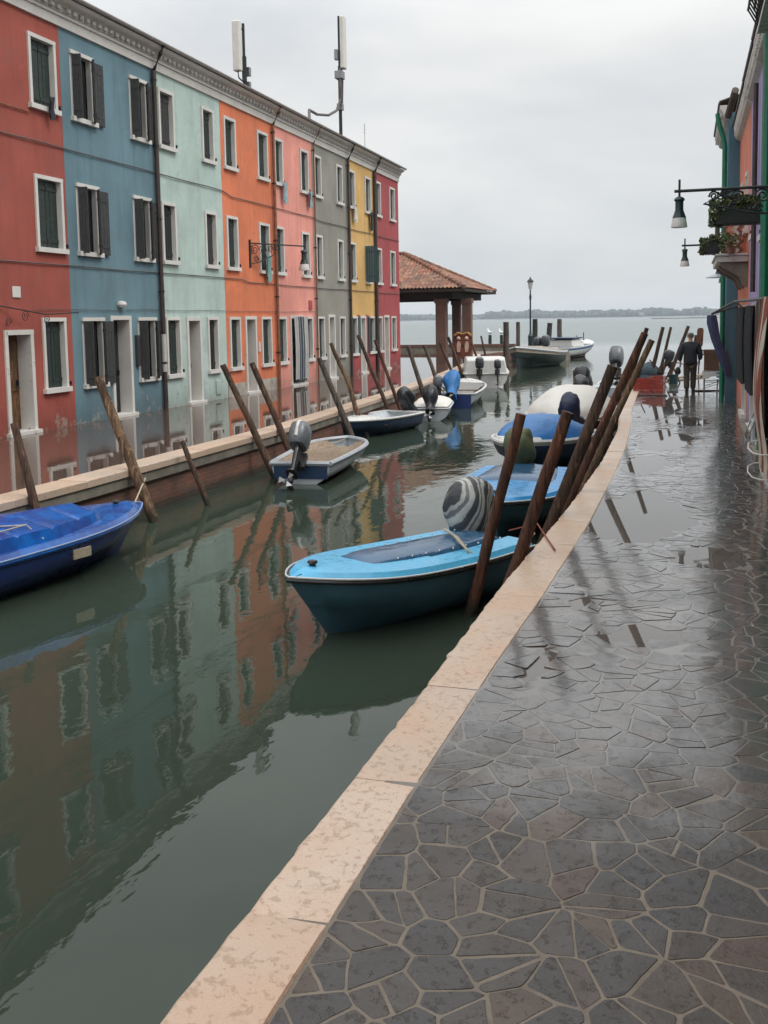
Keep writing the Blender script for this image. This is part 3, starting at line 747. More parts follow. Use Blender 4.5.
# bracket base on the orange house, arm runs out over the walkway and towards the lagoon
base = onx(249, 243, FX); tip = None
aY = base.y; best = None
for k in range(200):
    ang = R(-60 + k*.75)
    L = 2.3; p = Vector((FX+L*math.cos(ang), aY+L*math.sin(ang), base.z))
    q = ROT.transposed() @ (p-Vector((0,0,EYE))); px = CX+F*q.x/-q.z
    if best is None or abs(px-304) < best[0]: best = (abs(px-304), ang, L)
lamp_bracket('black scrolled bracket lamp reaching across the orange and pink houses', (FX, aY, base.z), best[1], best[2], .2)

# antennas on the roof
def at_roof(x, y, X): return onx(x, y, X)
t1 = at_roof(245, 92, FX-1.2); topz = onx(242, 23, FX-1.2).z
t = thing('antenna_mast', 'phone antenna mast with one white panel left of its pole on the mint house roof', 'antenna', (t1.x, t1.y, 9.6))
h = topz-9.6
m = MB(); m.tube([(0, 0, 0), (0, -.0, h)], .05, 8); m.tube([(0, 0, h*.55), (0, 0, h*.2)], .085, 8); m.build('mast', M['iron'], t)
m = MB(); m.box(-.13, .13, -.62, -.40, h*.30, h-.05); m.build('antenna_panel', M['panel_white'], t, bevel=.03)
m = MB()
for z in (h*.34, h-.2): m.tube([(0, 0, z), (0, -.42, z)], .025, 6)
m.tube([(0, -.5, h*.3), (0, -.45, h*.22), (0, -.2, h*.20), (0, 0, h*.26)], .025, 6); m.build('clamp', M['iron'], t)
for q in ((-.12, .12, .12, .28, h*.30, h*.42), (-.12, .12, .12, .26, h*.12, h*.22), (-.2, .2, -.2, .2, 0, .12)): m = MB(); m.box(*q); m.build('radio_unit', M['steel'], t, bevel=.01)
t1 = at_roof(341, 139, FX-1.2); topz = onx(337, 15, FX-1.2).z
t = thing('antenna_mast', 'tall phone antenna mast with cream panel at the top and a drooping cable', 'antenna', (t1.x, t1.y, 9.5)); h = topz-9.5
m = MB(); m.tube([(0, 0, 0), (0, 0, h*.62)], .075, 8); m.tube([(0, 0, h*.55), (0, 0, h)], .05, 8); m.build('mast', M['iron'], t)
m = MB(); m.box(.06, .24, -.10, .28, h*.60, h-.02); m.build('antenna_panel', M['panel_white'], t, bevel=.03)
m = MB(); m.tube([(.05, -.1, h*.60), (.08, -.16, h*.45), (.05, -.10, h*.36), (.0, -.5, h*.26), (0, -1.5, h*.19), (0, -2.8, h*.15), (.2, -4.2, h*.13), (.5, -5.0, .0)], .055, 6); m.tube([(.05, .08, h*.62), (.08, .1, h*.5), (.05, .06, h*.3)], .05, 6); m.build('cable', M['cable'], t)
for q in ((-.14, .0, -.25, -.08, h*.66, h*.74), (-.16, .16, -.2, .2, h*.52, h*.58), (-.12, .12, -.12, .12, h*.28, h*.33)): m = MB(); m.box(*q); m.build('radio_unit', M['steel'], t, bevel=.01)
p = onx(365, 152, FX-1.0)
m = MB(); m.tube([(0, 0, 0), (0, 0, 1.4)], .012, 5)
for z, w in ((1.0, .25), (1.15, .2), (1.3, .15)): m.tube([(0, -w, z), (0, w, z)], .006, 4)
o = m.build('tv_aerial', M['steel']); o.location = (FX-1.0, p.y, 9.5); tag(o, 'thin tv aerial on the yellow house roof', 'aerial')

# ------------------------------------------------------------------ canopy (old covered landing) past the row
CXR, CYN, CYF, CXL, ZE, ZR = -10.42, 48.2, 56.6, -24.0, 3.72, 5.72
t = thing('tiled_canopy', 'open brick pillared canopy with hipped terracotta tile roof beyond the left houses', 'canopy', (CXR, CYN, 0))
hd = (CYF-CYN)/2; slope = (ZR-ZE)/hd
m = MB(); nx, ny = 330, 170
def zr(x, y):
    dn, df, dr = y-CYN, CYF-y, (CXR-x)*1.0
    k = min((dn, 0), (df, 1), (dr, 2)); d = k[0]*slope
    per = .20
    c = x if k[1] < 2 else y
    row = (k[0] / .38) % 1.0
    return ZE + d + .065*abs(math.sin(c/per*math.pi)) - .03*row + .02*noise.noise(Vector((x*.4, y*.4, 0)))
XL = CXL
def fn(u, v):
    x = CXR-(CXR-XL)*u; y = CYN+(CYF-CYN)*v
    return (x-CXR, y-CYN, zr(x, y))
m.grid(fn, nx*2, ny); 
rf = m.build('roof', M['tile'], t, recalc=False)
m = MB()
for (a, b, c, d) in ((CXL, CXR, CYN, CYN+.12), (CXL, CXR, CYF-.12, CYF), (CXR-.12, CXR, CYN+.12, CYF-.12)): m.box(a-CXR, b-CXR, c-CYN, d-CYN, ZE-.16, ZE-.03)
m.build('eave_board', M['beam'], t)
m = MB(); m.quad((CXL-CXR, .05, ZE-.04), (-.05, .05, ZE-.04), (-.05, CYF-CYN-.05, ZE-.04), (CXL-CXR, CYF-CYN-.05, ZE-.04)); m.build('soffit', M['beam'], t)
m = MB(); m.box(CXL-CXR, -.75, .55, .85, ZE-.50, ZE-.17); m.box(CXL-CXR, -.75, CYF-CYN-.85, CYF-CYN-.55, ZE-.50, ZE-.17); m.box(-1.05, -.75, .85, CYF-CYN-.85, ZE-.48, ZE-.17)
m.build('beam', M['beam'], t)
m = MB(); 
for (hx, hy) in (((-.02, .02, ZE+.05), (-hd, hd, ZR+.06)), ((-.02, CYF-CYN-.02, ZE+.05), (-hd, hd, ZR+.06))):
    a, b = Vector(hx), Vector(hy); n = 16
    for i in range(n): 
        p, q = a.lerp(b, i/n), a.lerp(b, (i+1.15)/n); m.tube([p, q], [.12, .09], 8)
m.tube([(-hd, hd, ZR+.05), (CXL-CXR, hd, ZR+.05)], .10, 8)
m.build('ridge_tiles', M['tile'], t)
for (px, Y, w) in ((442, 49.0, .52), (467.5, 49.9, .46), (457, 55.6, .46), (388, 49.0, .5)):
    c = ony(px, 340, Y)
    m = MB(); hw = w/2; X, Yl = c.x-CXR, Y-CYN
    m.box(X-hw, X+hw, Yl-hw, Yl+hw, -.1, ZE-.72); m.box(X-hw-.05, X+hw+.05, Yl-hw-.05, Yl+hw+.05, ZE-.72, ZE-.50)
    m.build('pillar', M['pillar_brick'], t, bevel=.012)
# small crest shaped board hanging between the pillars
t = thing('carved_crest', 'red and gold painted crest board with two pale figures between the canopy pillars', 'crest', ony(463, 356, 48.3))
crest_m = NT('crest_paint'); q = crest_m.obj(); 
crest_m = crest_m.set(col=crest_m.ramp(crest_m.noise(q, 3.0, 3), [(.40, (.07, .018, .014)), (.52, (.22, .06, .03)), (.60, (.09, .025, .018))]), rough=.6)
outline = [(-.42, .12), (-.50, .55), (-.46, 1.0), (-.30, 1.18), (-.12, 1.12), (0, 1.24), (.12, 1.12), (.30, 1.18), (.46, 1.0), (.50, .55), (.42, .12), (.15, -.06), (0, -.2), (-.15, -.06)]
m = MB(); m.loft([[(x*.95, y, z) for x, z in outline] for y in (0, .06)]); m.build('board', crest_m, t)
m = MB()
for sx in (-1, 1):
    m.loft([[(sx*.2+x*.9, -.02, z) for x, z in ((-.10, .2), (-.12, .55), (-.06, .72), (.06, .74), (.12, .55), (.05, .2))], [(sx*.2+x*.9, -.003, z) for x, z in ((-.10, .2), (-.12, .55), (-.06, .72), (.06, .74), (.12, .55), (.05, .2))]])
    m.lathe([(.0, 0), (.09, .04), (.10, .12), (0, .2)], (sx*.2, -.05, .78), 8)
m.build('figures', paint('crest_cream', (.55, .40, .30), .6, .25), t)
m = MB(); m.tube([(-.42, -.03, 1.0), (-.25, -.03, 1.15), (0, -.03, 1.08), (.25, -.03, 1.15), (.42, -.03, 1.0)], .05, 6); m.build('garland', paint('crest_gold', (.42, .20, .06), .5, .3), t)
m = MB(); m.box(-.03, .03, .07, .12, -1.5, .9); m.build('post', M['pole'], t)
# low wall on the far edge of the plaza
t = thing('low_barrier', 'low brown wall of two rails closing the flooded plaza towards the lagoon', 'barrier', (-24, 67.2, 0))
m = MB(); m.box(-36, 12.9, -.0, .35, .30, .48); m.build('rail', M['rail_brown'], t)
m = MB(); m.box(-36, 12.9, .05, .30, -.2, .31); m.build('kerb_block', M['coping_face'], t)
m = MB(); m.box(12.95, 13.3, 0, 3.0, -.6, .10); m.build('edge_stone', M['coping'], t)

# street lamp on the point
p = onz(530, 347, 0.0); LY_ = 69.8; pp = ony(530.5, 347, LY_)
t = thing('street_lamp', 'dark green cast iron lamp post with a glass lantern at the canal mouth', 'street lamp', (pp.x, LY_, 0))
H = ony(529, 277, LY_).z; m = MB()
m.lathe([(.22, -.3), (.22, .1), (.16, .14), (.17, .9), (.19, .95), (.12, 1.05), (.075, 1.2), (.06, 1.5), (.055, H-1.6), (.08, H-1.5), (.09, H-1.35), (.055, H-1.2), (.04, H-.95), (.07, H-.9), (.03, H-.86)], (0,0,0), 12); m.build('post', M['iron_green'], t, smooth=True)
m = MB(); m.lathe([(.09, H-.84), (.17, H-.36), (.165, H-.35)], (0,0,0), 6); m.build('lantern_glass', M['lamp_glass'], t)
m = MB(); m.lathe([(.23, H-.35), (.24, H-.31), (.14, H-.18), (.07, H-.14), (.05, H-.06), (.015, H), (.0, H+.05)], (0,0,0), 6)
for k in range(6): a = k*math.pi/3; m.tube([(.09*math.cos(a), .09*math.sin(a), H-.84), (.17*math.cos(a), .17*math.sin(a), H-.36)], .012, 4)
m.build('lantern_cap', M['iron_green'], t)
m = MB(); m.box(-1.5, 2.6, -1.2, 1.4, -1.6, -.02); o = m.build('landing_block', M['coping_face']); o.location = (pp.x, LY_, 0); tag(o, 'low stone landing block carrying the green lamp post', 'landing')

# ------------------------------------------------------------------ mooring poles
def pole(label, top, base, r, mat='pole', group='mooring poles leaning along the canal', crook=.04, rt=None, name='mooring_pole', cut=0.0):
    top, base = Vector(top), Vector(base); d = top-base; L = d.length
    t = base
    m = MB(); pts = []; rs = []; n = 9; sd = random.uniform(0, 50)
    for i in range(n+1):
        k = i/n; off = Vector((noise.noise(Vector((sd+k*2, 0, 0))), noise.noise(Vector((0, sd+k*2, 3))), 0))*crook*L*.25*math.sin(k*math.pi)
        pts.append(d*k+off); rs.append((r*(1.12-.22*k))*(1+.06*noise.noise(Vector((sd, k*6, 0)))) if rt is None else r+(rt-r)*k)
    under = -d.normalized()*1.2
    m.tube([under]+pts, [rs[0]]+rs, 10, .05)
    # hewn top
    o = m.build(name, M[mat], smooth=True); o.location = base
    return tag(o, label, 'mooring pole', group)
def lpole(label, tpx, bpx, r=.06, xb=None, mat='pole', dy=0.0, zp=.05, **kw):
    """the pole rests on the quay edge (line xb at height zp) and goes on down into the water in the same line"""
    if xb is None:
        b = onz(bpx[0], bpx[1], ZW); return pole(label, ony(tpx[0], tpx[1], b.y+dy), b, r, mat, **kw)
    lo = None
    for k in range(0, 260):
        u = .35+k*.005; x = tpx[0]+(bpx[0]-tpx[0])*u; y = tpx[1]+(bpx[1]-tpx[1])*u
        p = onz(x, y, zp)
        if lo is None or abs(p.x-xb(p.y)) < lo[0]: lo = (abs(p.x-xb(p.y)), p)
    pv = lo[1]; tp = ony(tpx[0], tpx[1], pv.y); d = tp-pv
    b = pv - d*((zp-ZW)/max(.2, d.z))
    return pole(label, tp, b, r, mat, **kw)
wx = lambda y: cf(y)+.06
lpole('short dark pole leaning against the quay behind the covered blue boat', (14, 423), (36, 510), .055, wx, 'pole')
lpole('thick light brown pole with a flat cut top in front of the blue house', (98, 377), (147, 503), .075, wx, 'pole_light')
lpole('short thin dark stake standing in front of the mint house', (182, 441), (202, 490), .045, wx)
lpole('leaning brown pole in front of the orange house, left of its pair', (223, 365), (268, 462), .062, wx, 'pole')
lpole('leaning brown pole in front of the orange house, right of its pair', (252, 363), (288, 447), .062, wx, 'pole')
lpole('brown pole rising behind the open grey boat in front of the pink house', (319, 358), (345, 420), .07, wx, 'pole_grey')
lpole('pale crooked pole in front of the grey house door', (331, 343), (357, 411), .055, wx, 'pole_light', crook=.12)
lpole('slender dark pole crossing the yellow house window', (358, 335), (385, 402), .055, wx)
lpole('slender dark pole crossing the crimson house window', (375, 340), (395, 395), .05, wx, 'pole_red')
lpole('pole just past the end of the houses, left of two against bright water', (408, 346), (423, 392), .075, wx, 'pole_grey')
lpole('pole with a knob top, right of two against bright water', (424, 345), (437, 381), .07, wx, 'pole_grey')
lpole('thin dark pole slanting past the first canopy pillar', (440, 343), (454, 377), .06, wx)
lpole('dark pole slanting across the crest board', (448, 337), (462, 373), .065, wx)
lpole('thin reddish pole behind the white cabin boat', (471, 341), (479, 364), .06, wx, 'pole_red')
lpole('thin dark pole right of the crest, over the far quay wall', (481, 336), (487, 362), .065, wx)
GP = 'upright posts at the canal mouth'
for (lab, x, yt, Y, r, mt) in (('round brown mooring post in front of the green wooden boat bow', 506, 322, 56.5, .17, 'pole_grey'),
        ('thinner brown post standing left of the green lamp post', 518, 322, 62, .13, 'pole_grey'),
        ('black rounded post standing right of the green lamp post', 535, 319, 74, .20, 'pole_black'),
        ('black flat topped leaning post, middle one right of the lamp post', 547.5, 323, 76, .20, 'pole_black'),
        ('brown post behind the blue and white boat, furthest right of the upright posts', 559.5, 319, 78, .19, 'pole_grey'),
        ('short dark post carrying a gull, left of two', 490, 335, 76, .13, 'pole_black'),
        ('short dark post carrying a gull, right of two', 501.5, 335, 77, .13, 'pole_black')):
    tp = ony(x, yt, Y); dx = .18 if 'leaning' in lab else .0
    pole(lab, (tp.x+dx, Y, tp.z), (tp.x, Y, ZW), r, mt, GP, .02, rt=r*.95, name='mooring_post')
    if 'gull' in lab:
        g = MB(); bz = tp.z+.02
        rings = []
        for u, rr, zc in ((-.26, .01, .16), (-.15, .05, .15), (-.02, .09, .14), (.10, .10, .16), (.17, .075, .22), (.19, .05, .30), (.22, .055, .36), (.27, .035, .37), (.30, .008, .36)):
            rings.append([(u, rr*math.cos(2*math.pi*j/8), zc+rr*math.sin(2*math.pi*j/8)) for j in range(8)])
        g.loft(rings); g.tube([(.02, .03, 0), (.02, .03, .08)], .008, 4); g.tube([(.02, -.03, 0), (.02, -.03, .08)], .008, 4)
        o = g.build('seagull', paint('gull_white', (.7, .7, .7), .8, .1), smooth=True); o.location = (tp.x, Y, bz); o.rotation_euler = (0, 0, 2.4)
        o.scale = (1.2, 1.2, 1.2)
        tag(o, 'white gull perched on the %s of two short dark posts' % ('left' if 'left' in lab else 'right'), 'bird', 'gulls on posts')
# right bank poles
kx = lambda y: kl(y)-.06
GR = 'poles leaning against the right quay'
lpole('foremost dark red pole leaning across the sky blue boat', (521, 414), (470, 615), .055, None, 'pole_red', group=GR, crook=.02)
lpole('second dark red pole leaning at the stern of the sky blue boat', (568, 412), (520, 555), .062, kx, 'pole_red', group=GR, crook=.02)
lpole('dark pole crossing the tarp covered boats, left of the bunch', (613, 366), (556, 512), .066, kx, 'pole', group=GR, crook=.02)
lpole('long pole with the highest tip in the bunch at the kerb bend', (645, 333), (574, 490), .054, kx, 'pole_red', group=GR, crook=.02)
lpole('orange brown pole lying close behind the longest of the bunch', (652, 340), (586, 480), .05, kx, 'pole_light', group=GR, crook=.02)
lpole('short dark pole tip peeking over the bunch of poles', (647, 328), (612, 430), .05, kx, 'pole', group=GR, crook=.02)
GE = 'poles standing at the end of the right quay'
for lab, tx, ty, bx_, by_, Y, r, mt in (('dark leaning pole above the red crates', 663, 327, 650, 380, 33.5, .065, 'pole'), ('thin dark leaning pole right of the one above the crates', 671, 327, 657, 385, 34.5, .05, 'pole'),
        ('long dark pole slanting up beside the walking person', 688.5, 326, 668, 380, 36.5, .065, 'pole'), ('short dark pole tip seen past the walking person', 696, 335, 692, 372, 39.5, .06, 'pole')):
    a = ony(tx, ty, Y); b = ony(bx_, by_, Y); s_ = (a.z+.0)/(a.z-b.z); b2 = a.lerp(b, s_)
    pole(lab, a, b2, r, mt, GE, .02)
a = ony(700, 336, 39); b = ony(698.5, 370, 39)
t = thing('wooden_oar', 'broad bladed brown oar standing upright behind the walking person', 'oar', (b.x, 39, 0))
m = MB(); m.tube([(0, 0, 0), (.03, 0, 1.2)], .03, 6); m.build('shaft', M['pole_red'], t)
m = MB(); m.loft([[(x+dx, y, z) for x, y in ((-w, -.02), (w, -.02), (w, .02), (-w, .02))] for z, w, dx in ((.9, .03, .02), (1.1, .11, .03), (1.62, .12, .05), (1.72, .08, .06))]); m.build('blade', M['pole_red'], t)

# ------------------------------------------------------------------ boats
def hull_pts(L, B, sb, sm, zs, zb, stern=.8, rake=.10, full=.45, p=2.0):
    def hb(s):
        if s < full: return B/2*(stern+(1-stern)*math.sin(math.pi/2*s/full))
        return B/2*max(0, 1-((s-full)/(1-full))**p)
    def sh(s): return zs+(zb-zs)*s*s
    return hb, sh
def motor_mesh(root, loc, rz, tilt, s=1.0, cowl='cowl_dark', cover=None, stripe=None):
    base = MB(); T = Matrix.Translation(loc) @ Matrix.Rotation(rz, 4, 'Z') @ Matrix.Rotation(tilt, 4, 'Y')
    def tr(mb): mb.v = [tuple(T @ (Vector(v)*s)) for v in mb.v]; return mb
    # local: -x aft, z up; clamp at origin
    base.box(-.06, .04, -.11, .11, -.16, .10); base.box(-.20, -.06, -.05, .05, -.12, .12)
    def ring(xc, w, d, z, n=14, e=2.6):
        r = []
        for j in range(n):
            a = 2*math.pi*j/n; c, q = math.cos(a), math.sin(a)
            r.append((xc + w*math.copysign(abs(c)**(2/e), c), d*math.copysign(abs(q)**(2/e), q), z))
        return r
    base.loft([ring(-.22, .07, .05, .12), ring(-.22, .065, .04, -.35), ring(-.22, .06, .03, -.55)])
    base.loft([ring(-.24, .16, .09, -.40), ring(-.24, .16, .09, -.415)])
    base.loft([[(x, .05*k*math.cos(a), -.62+.05*k*math.sin(a)) for a in [2*math.pi*j/8 for j in range(8)]] for x, k in ((-.40, .7), (-.30, 1), (-.12, .9), (-.06, .1))])
    base.loft([ring(-.20, .05, .012, -.60), ring(-.18, .03, .006, -.82)])
    eng = tr(base).build('outboard_motor', M['black_plastic'], root, smooth=True)
    pr_ = MB()
    for k in range(3):
        a = k*2.094; c, q = math.cos(a), math.sin(a)
        pr_.add([(-.42, .02*c, -.62+.02*q), (-.44, .12*c-.05*q, -.62+.12*q+.05*c), (-.41, .13*c+.05*q, -.62+.13*q-.05*c)], [(0, 1, 2)])
    tr(pr_).build('propeller', M['steel'], eng)
    if cover is None:
        cw_ = MB(); cw_.loft([ring(-.20, .17, .13, .12), ring(-.21, .21, .16, .18), ring(-.22, .23, .17, .34), ring(-.22, .21, .155, .47), ring(-.20, .14, .10, .54), ring(-.2, .04, .03, .555)])
        tr(cw_).build('cowl', M[cowl], eng, smooth=True)
        if stripe:
            st = MB(); st.loft([ring(-.21, .236, .05, .20), ring(-.22, .24, .05, .34), ring(-.22, .222, .05, .47), ring(-.20, .15, .045, .548), ring(-.2, .05, .03, .56)]); tr(st).build('decal_stripe', M['white_stone'], eng, smooth=True)
    else:
        cw_ = MB(); rings = []
        for (z, w, d, xc) in ((-.34, .20, .15, -.15), (-.27, .17, .14, -.15), (-.18, .145, .13, -.15), (-.08, .16, .145, -.16), (0, .20, .18, -.18), (.10, .245, .21, -.20), (.20, .265, .22, -.21), (.31, .26, .215, -.22), (.39, .235, .19, -.22), (.45, .18, .15, -.22), (.485, .10, .09, -.22), (.495, .03, .03, -.21)):
            r = ring(xc, w, d, z, 34)
            r = [(xc+(x-xc)*q, y*q, zz+.03*noise.noise(Vector((x*5, y*5, 5)))) for (x, y, zz), q in ((P_, 1+.34*noise.noise(Vector((P_[0]*5+loc[1]*9, P_[1]*5, P_[2]*2.2+loc[2]*5)))-.16*abs(noise.noise(Vector((P_[0]*11+3, P_[1]*11, P_[2]*3.5))))-.08*abs(noise.noise(Vector((P_[0]*22, P_[1]*22, P_[2]*9))))) for P_ in r)]
            rings.append(r)
        cw_.loft(rings); tr(cw_).build('motor_cover', cover, eng, smooth=True)
    if cover is not None: return eng
    tl = MB(); tl.tube([(.04, 0, .1), (.3, .04, .18), (.42, .05, .17)], .022, 6); tr(tl).build('tiller', M['black_plastic'], eng)
    return eng

def boat(label, bow, stern, B, zs, zb, cols, rake=.12, sternw=.8, full=.45, p=2.0, deck=None, tarp=None, inner=True, rim=.035, wl=None,
         sidedeck=.0, motor=None, name='motor_boat', thw=True, group='small boats moored along the canal', floor=.10, chine=.85, band=None):
    """bow / stern: world xy of the stem head and transom middle; heights over the water"""
    bow = Vector((*bow, 0)); stern = Vector((*stern, 0)); d = bow-stern; L = d.length; rz = math.atan2(d.y, d.x)
    t = thing(name, label, 'boat', (stern.x, stern.y, ZW), rz, group)
    hb, sh = hull_pts(L, B, 0, 0, zs, zb, sternw, rake, full, p); N = 26
    S = [1-(1-i/N)**1.35 for i in range(N+1)]
    def sect(s, side, inset=0):
        w = max(0, hb(s)-inset); z = sh(s); k = 1-s**3*.55
        x = L*s
        rk = lambda zz: x - rake*L*s**4*(1-(zz+.25)/(zb+.25))
        ch = w*chine*k; zc = z*.30*(1+.9*s**3)
        pts = [(w, z), (w*(.97+.0*s)-.0, z*.8), ((w*.6+ch*.4), z*.55), (ch, zc), (ch*.55, -.02*(1-s)+zc*.25*s), (0, -.16*(1-s**4)-.02)]
        return [(rk(zz), side*ww, zz) for ww, zz in pts]
    m = MB()
    for side in (1, -1): m.loft([sect(s, side) for s in S], closed=False)
    tr_ = sect(0, 1) + sect(0, -1)[::-1][1:]
    m.add(tr_, [tuple(range(len(tr_)))])
    hull = m.build('hull', cols['hull'], t, smooth=True)
    if 'bottom' in cols:
        m = MB()
        for side in (1, -1): 
            rr = []
            for s in S:
                q = sect(s, side); rr.append([(x, y*1.006+side*.004, z) for x, y, z in q[3:]])
            m.loft(rr, closed=False)
        m.build('bottom_paint', cols['bottom'], hull, smooth=True)
    if band:
        m = MB()
        for side in (1, -1):
            rr = []
            for s in S:
                q = sect(s, side); a, b = Vector(q[0]), Vector(q[1])
                rr.append([a.lerp(b, k)+Vector((0, side*.006, 0)) for k in (band[0]*4, band[1]*4)])
            m.loft(rr, closed=False)
        m.build('hull_stripe', cols['band'], hull, smooth=True)
    def edge(s, side, inset=0, dz=0): return Vector((L*s-inset*.4*s**2, side*max(0, hb(s)-inset), sh(s)+dz))
    # gunwale
    m = MB(); loop = [edge(s, 1) for s in S]+[edge(s, -1) for s in S[::-1][1:]]
    m.tube(loop, rim, 6); m.tube([edge(0, 1), edge(0, -1)], rim, 6); gw = m.build('gunwale', cols['rim'], t, smooth=True)
    if 'line' in cols:
        m = MB(); lp = [edge(s, 1, -rim*.7, .03) for s in S]+[edge(s, -1, -rim*.7, .03) for s in S[::-1][1:]]; m.tube(lp, .009, 5); m.build('rub_line', cols['line'], gw)
    if inner:
        m = MB()
        for side in (1, -1):
            m.loft([[edge(s, side, rim*.6), Vector((L*s*.96, side*max(0, hb(s)*chine*.8*(1-s**3*.55)-.05), floor if s < .8 else sh(s)-.12)), Vector((L*s*.96, 0, floor-.01 if s < .8 else sh(s)-.12))] for s in S if s < (deck or .9)], closed=False)
        q = [edge(0, 1, rim*.6), Vector((.03, hb(0)*chine*.8-.05, floor)), Vector((.03, -hb(0)*chine*.8+.05, floor)), edge(0, -1, rim*.6)]
        m.add(q, [(0, 1, 2, 3)]); m.build('interior', cols['inner'], t, recalc=False)
        if thw:
            for s in (.3, .58):
                m = MB(); w = hb(s)-.05; z = sh(s)-.14; m.box(L*s-.12, L*s+.12, -w, w, z-.03, z); m.build('thwart', cols.get('thwart', M['pole_light']), t, bevel=.008)
    if sidedeck:
        m = MB()
        for side in (1, -1): m.loft([[edge(s, side, 0, .012), edge(s, side, .055, .075), edge(s, side, sidedeck, .08), edge(s, side, sidedeck+.01, .0)] for s in S if s < (deck or .9)], closed=False)
        m.build('side_deck', cols['deck'], t, smooth=True)
    if deck:
        s0 = deck; m = MB(); k0 = [i for i, s in enumerate(S) if s < s0][-1]; ss = S[k0:]
        m.loft([[edge(s, 1, 0, .012), edge(s, 1, min(hb(s), .055), .075*min(1, hb(s)*5)), edge(s, 1, hb(s)*.6, .088*min(1, hb(s)*5)), Vector((L*s-.02*(s>.97), 0, sh(s)+.10*min(1, hb(s)*5)))] for s in ss], closed=False)
        m.loft([[edge(s, -1, 0, .012), edge(s, -1, min(hb(s), .055), .075*min(1, hb(s)*5)), edge(s, -1, hb(s)*.6, .088*min(1, hb(s)*5)), Vector((L*s-.02*(s>.97), 0, sh(s)+.10*min(1, hb(s)*5)))] for s in ss], closed=False)
        # bulkhead closing the deck aft
        s = ss[0]; q = [edge(s, 1, rim*.3, .012), edge(s, 1, .12, .06), edge(s, 1, hb(s)*.6, .075), Vector((L*s, 0, sh(s)+.10)), edge(s, -1, hb(s)*.6, .075), edge(s, -1, .12, .06), edge(s, -1, rim*.3, .012), Vector((L*s-.05, -hb(s)*.45, sh(s)*.5)), Vector((L*s-.05, hb(s)*.45, sh(s)*.5))]
        m.add(q, [tuple(range(len(q)))])
        dk = m.build('foredeck', cols['deck'], t, smooth=True, recalc=True)
        m = MB(); sx = .90; m.lathe([(.035, 0), (.03, .05), (.05, .07), (.04, .09), (0, .095)], (L*sx, 0, sh(sx)+.06), 8); m.build('mooring_bitt', M['black_plastic'], dk)
    if tarp:
        for (a, b, h, over, mat, nm, seed) in tarp:
            m = MB(); nu = 22; nv = 18
            def fn(u, v):
                s = a+(b-a)*u; w = hb(min(s, .999))+over; y = (v*2-1)*w; env = math.sin(math.pi*min(1, max(0, (u*1.0))))**.55 if h > .18 else min(1, 6*u*(1-u)+.25)
                flat = h < .12; z = sh(s)+(.09 if flat else .035)+h*env*(1-abs(v*2-1)**2.4)
                if v in (0.0, 1.0) or (flat and u in (0.0, 1.0)): z = sh(s)+(.05 if flat else -.07-.03*noise.noise(Vector((u*9, seed, 0))))
                na = .25 if flat else 1
                z += na*(.035*noise.noise(Vector((u*7+seed, v*5, 0)))+.018*noise.noise(Vector((u*17+seed, v*14, 2))))
                return (L*s, y, z)
            m.grid(fn, nu, nv); m.build(nm, mat, t, smooth=True, recalc=False)
    if motor:
        for mm in (motor if isinstance(motor, list) else [motor]):
            mm = dict(mm); y = mm.pop('y', 0); xo_ = mm.pop('x', 0); tilt = mm.pop('tilt', 0); z = mm.pop('z', 0)
            motor_mesh(t, (-.02+xo_, y, zs+z), 0, tilt, **mm)
    return t

M['cowl_dark'] = paint('cowl_dark', (.045, .05, .058), .28, .1, bump=.03)
M['cowl_grey'] = paint('cowl_grey', (.12, .13, .14), .3, .1, bump=.03)
M['navy_cover'] = cloth('navy_cover', (.035, .10, .19), .12, .14, 2.5)
M['sky_paint'] = paint('sky_blue_paint', (.085, .40, .64), .32, .06, 3, .04)
M['mid_paint'] = paint('mid_blue_paint', (.03, .25, .55), .3, .08, 3, .05)
M['teal_hull'] = paint('teal_hull', (.048, .125, .170), .4, .18, 2, .06)
M['navy_hull'] = paint('navy_hull', (.012, .035, .085), .4, .18, 2, .05)
M['royal_hull'] = paint('royal_hull', (.012, .030, .13), .35, .15, 2, .05)
M['royal_tarp'] = NT('royal_tarp')
_t = M['royal_tarp']; _n = _t.noise(_t.obj(), 3, 6, .7); M['royal_tarp'] = _t.set(col=_t.mix(_t.ramp(_n, [(.42, 0), (.62, 1)]), (.004, .040, .20), (.012, .105, .38)), rough=_t.mr(_n, .35, .6, .3, .12), nrm=_t.bump(_n, .25, .010))
M['blue_tarp'] = cloth('blue_tarp', (.015, .14, .38), .2, .45)
M['white_tarp'] = cloth('white_tarp', (.62, .60, .55), .06, .6, 3)
M['beige_tarp'] = cloth('beige_tarp', (.40, .32, .25), .15, .7, 3)
M['brown_tarp'] = cloth('brown_tarp', (.24, .20, .16), .25, .7, 2)
M['black_cover'] = cloth('black_cover', (.015, .016, .02), .2, .3)
M['green_cover'] = cloth('green_cover', (.085, .10, .045), .35, .6)
M['dkblue_cover'] = cloth('dark_blue_cover', (.012, .018, .05), .2, .6)
M['gel_white'] = paint('white_gelcoat', (.58, .58, .56), .3, .06, 3, .04)
M['line_pale'] = paint('line_pale', (.22, .30, .45), .4)
M['gel_grey'] = paint('grey_gelcoat', (.38, .41, .44), .35, .1, 3, .05)
M['floor_wood'] = wood('floor_wood', (.32, .24, .17), (.18, .13, .09), (1.2, 14, 14))
M['red_bottom'] = paint('red_bottom', (.13, .035, .03), .5, .2)
M['green_hull'] = paint('green_hull', (.014, .028, .026), .5, .25)
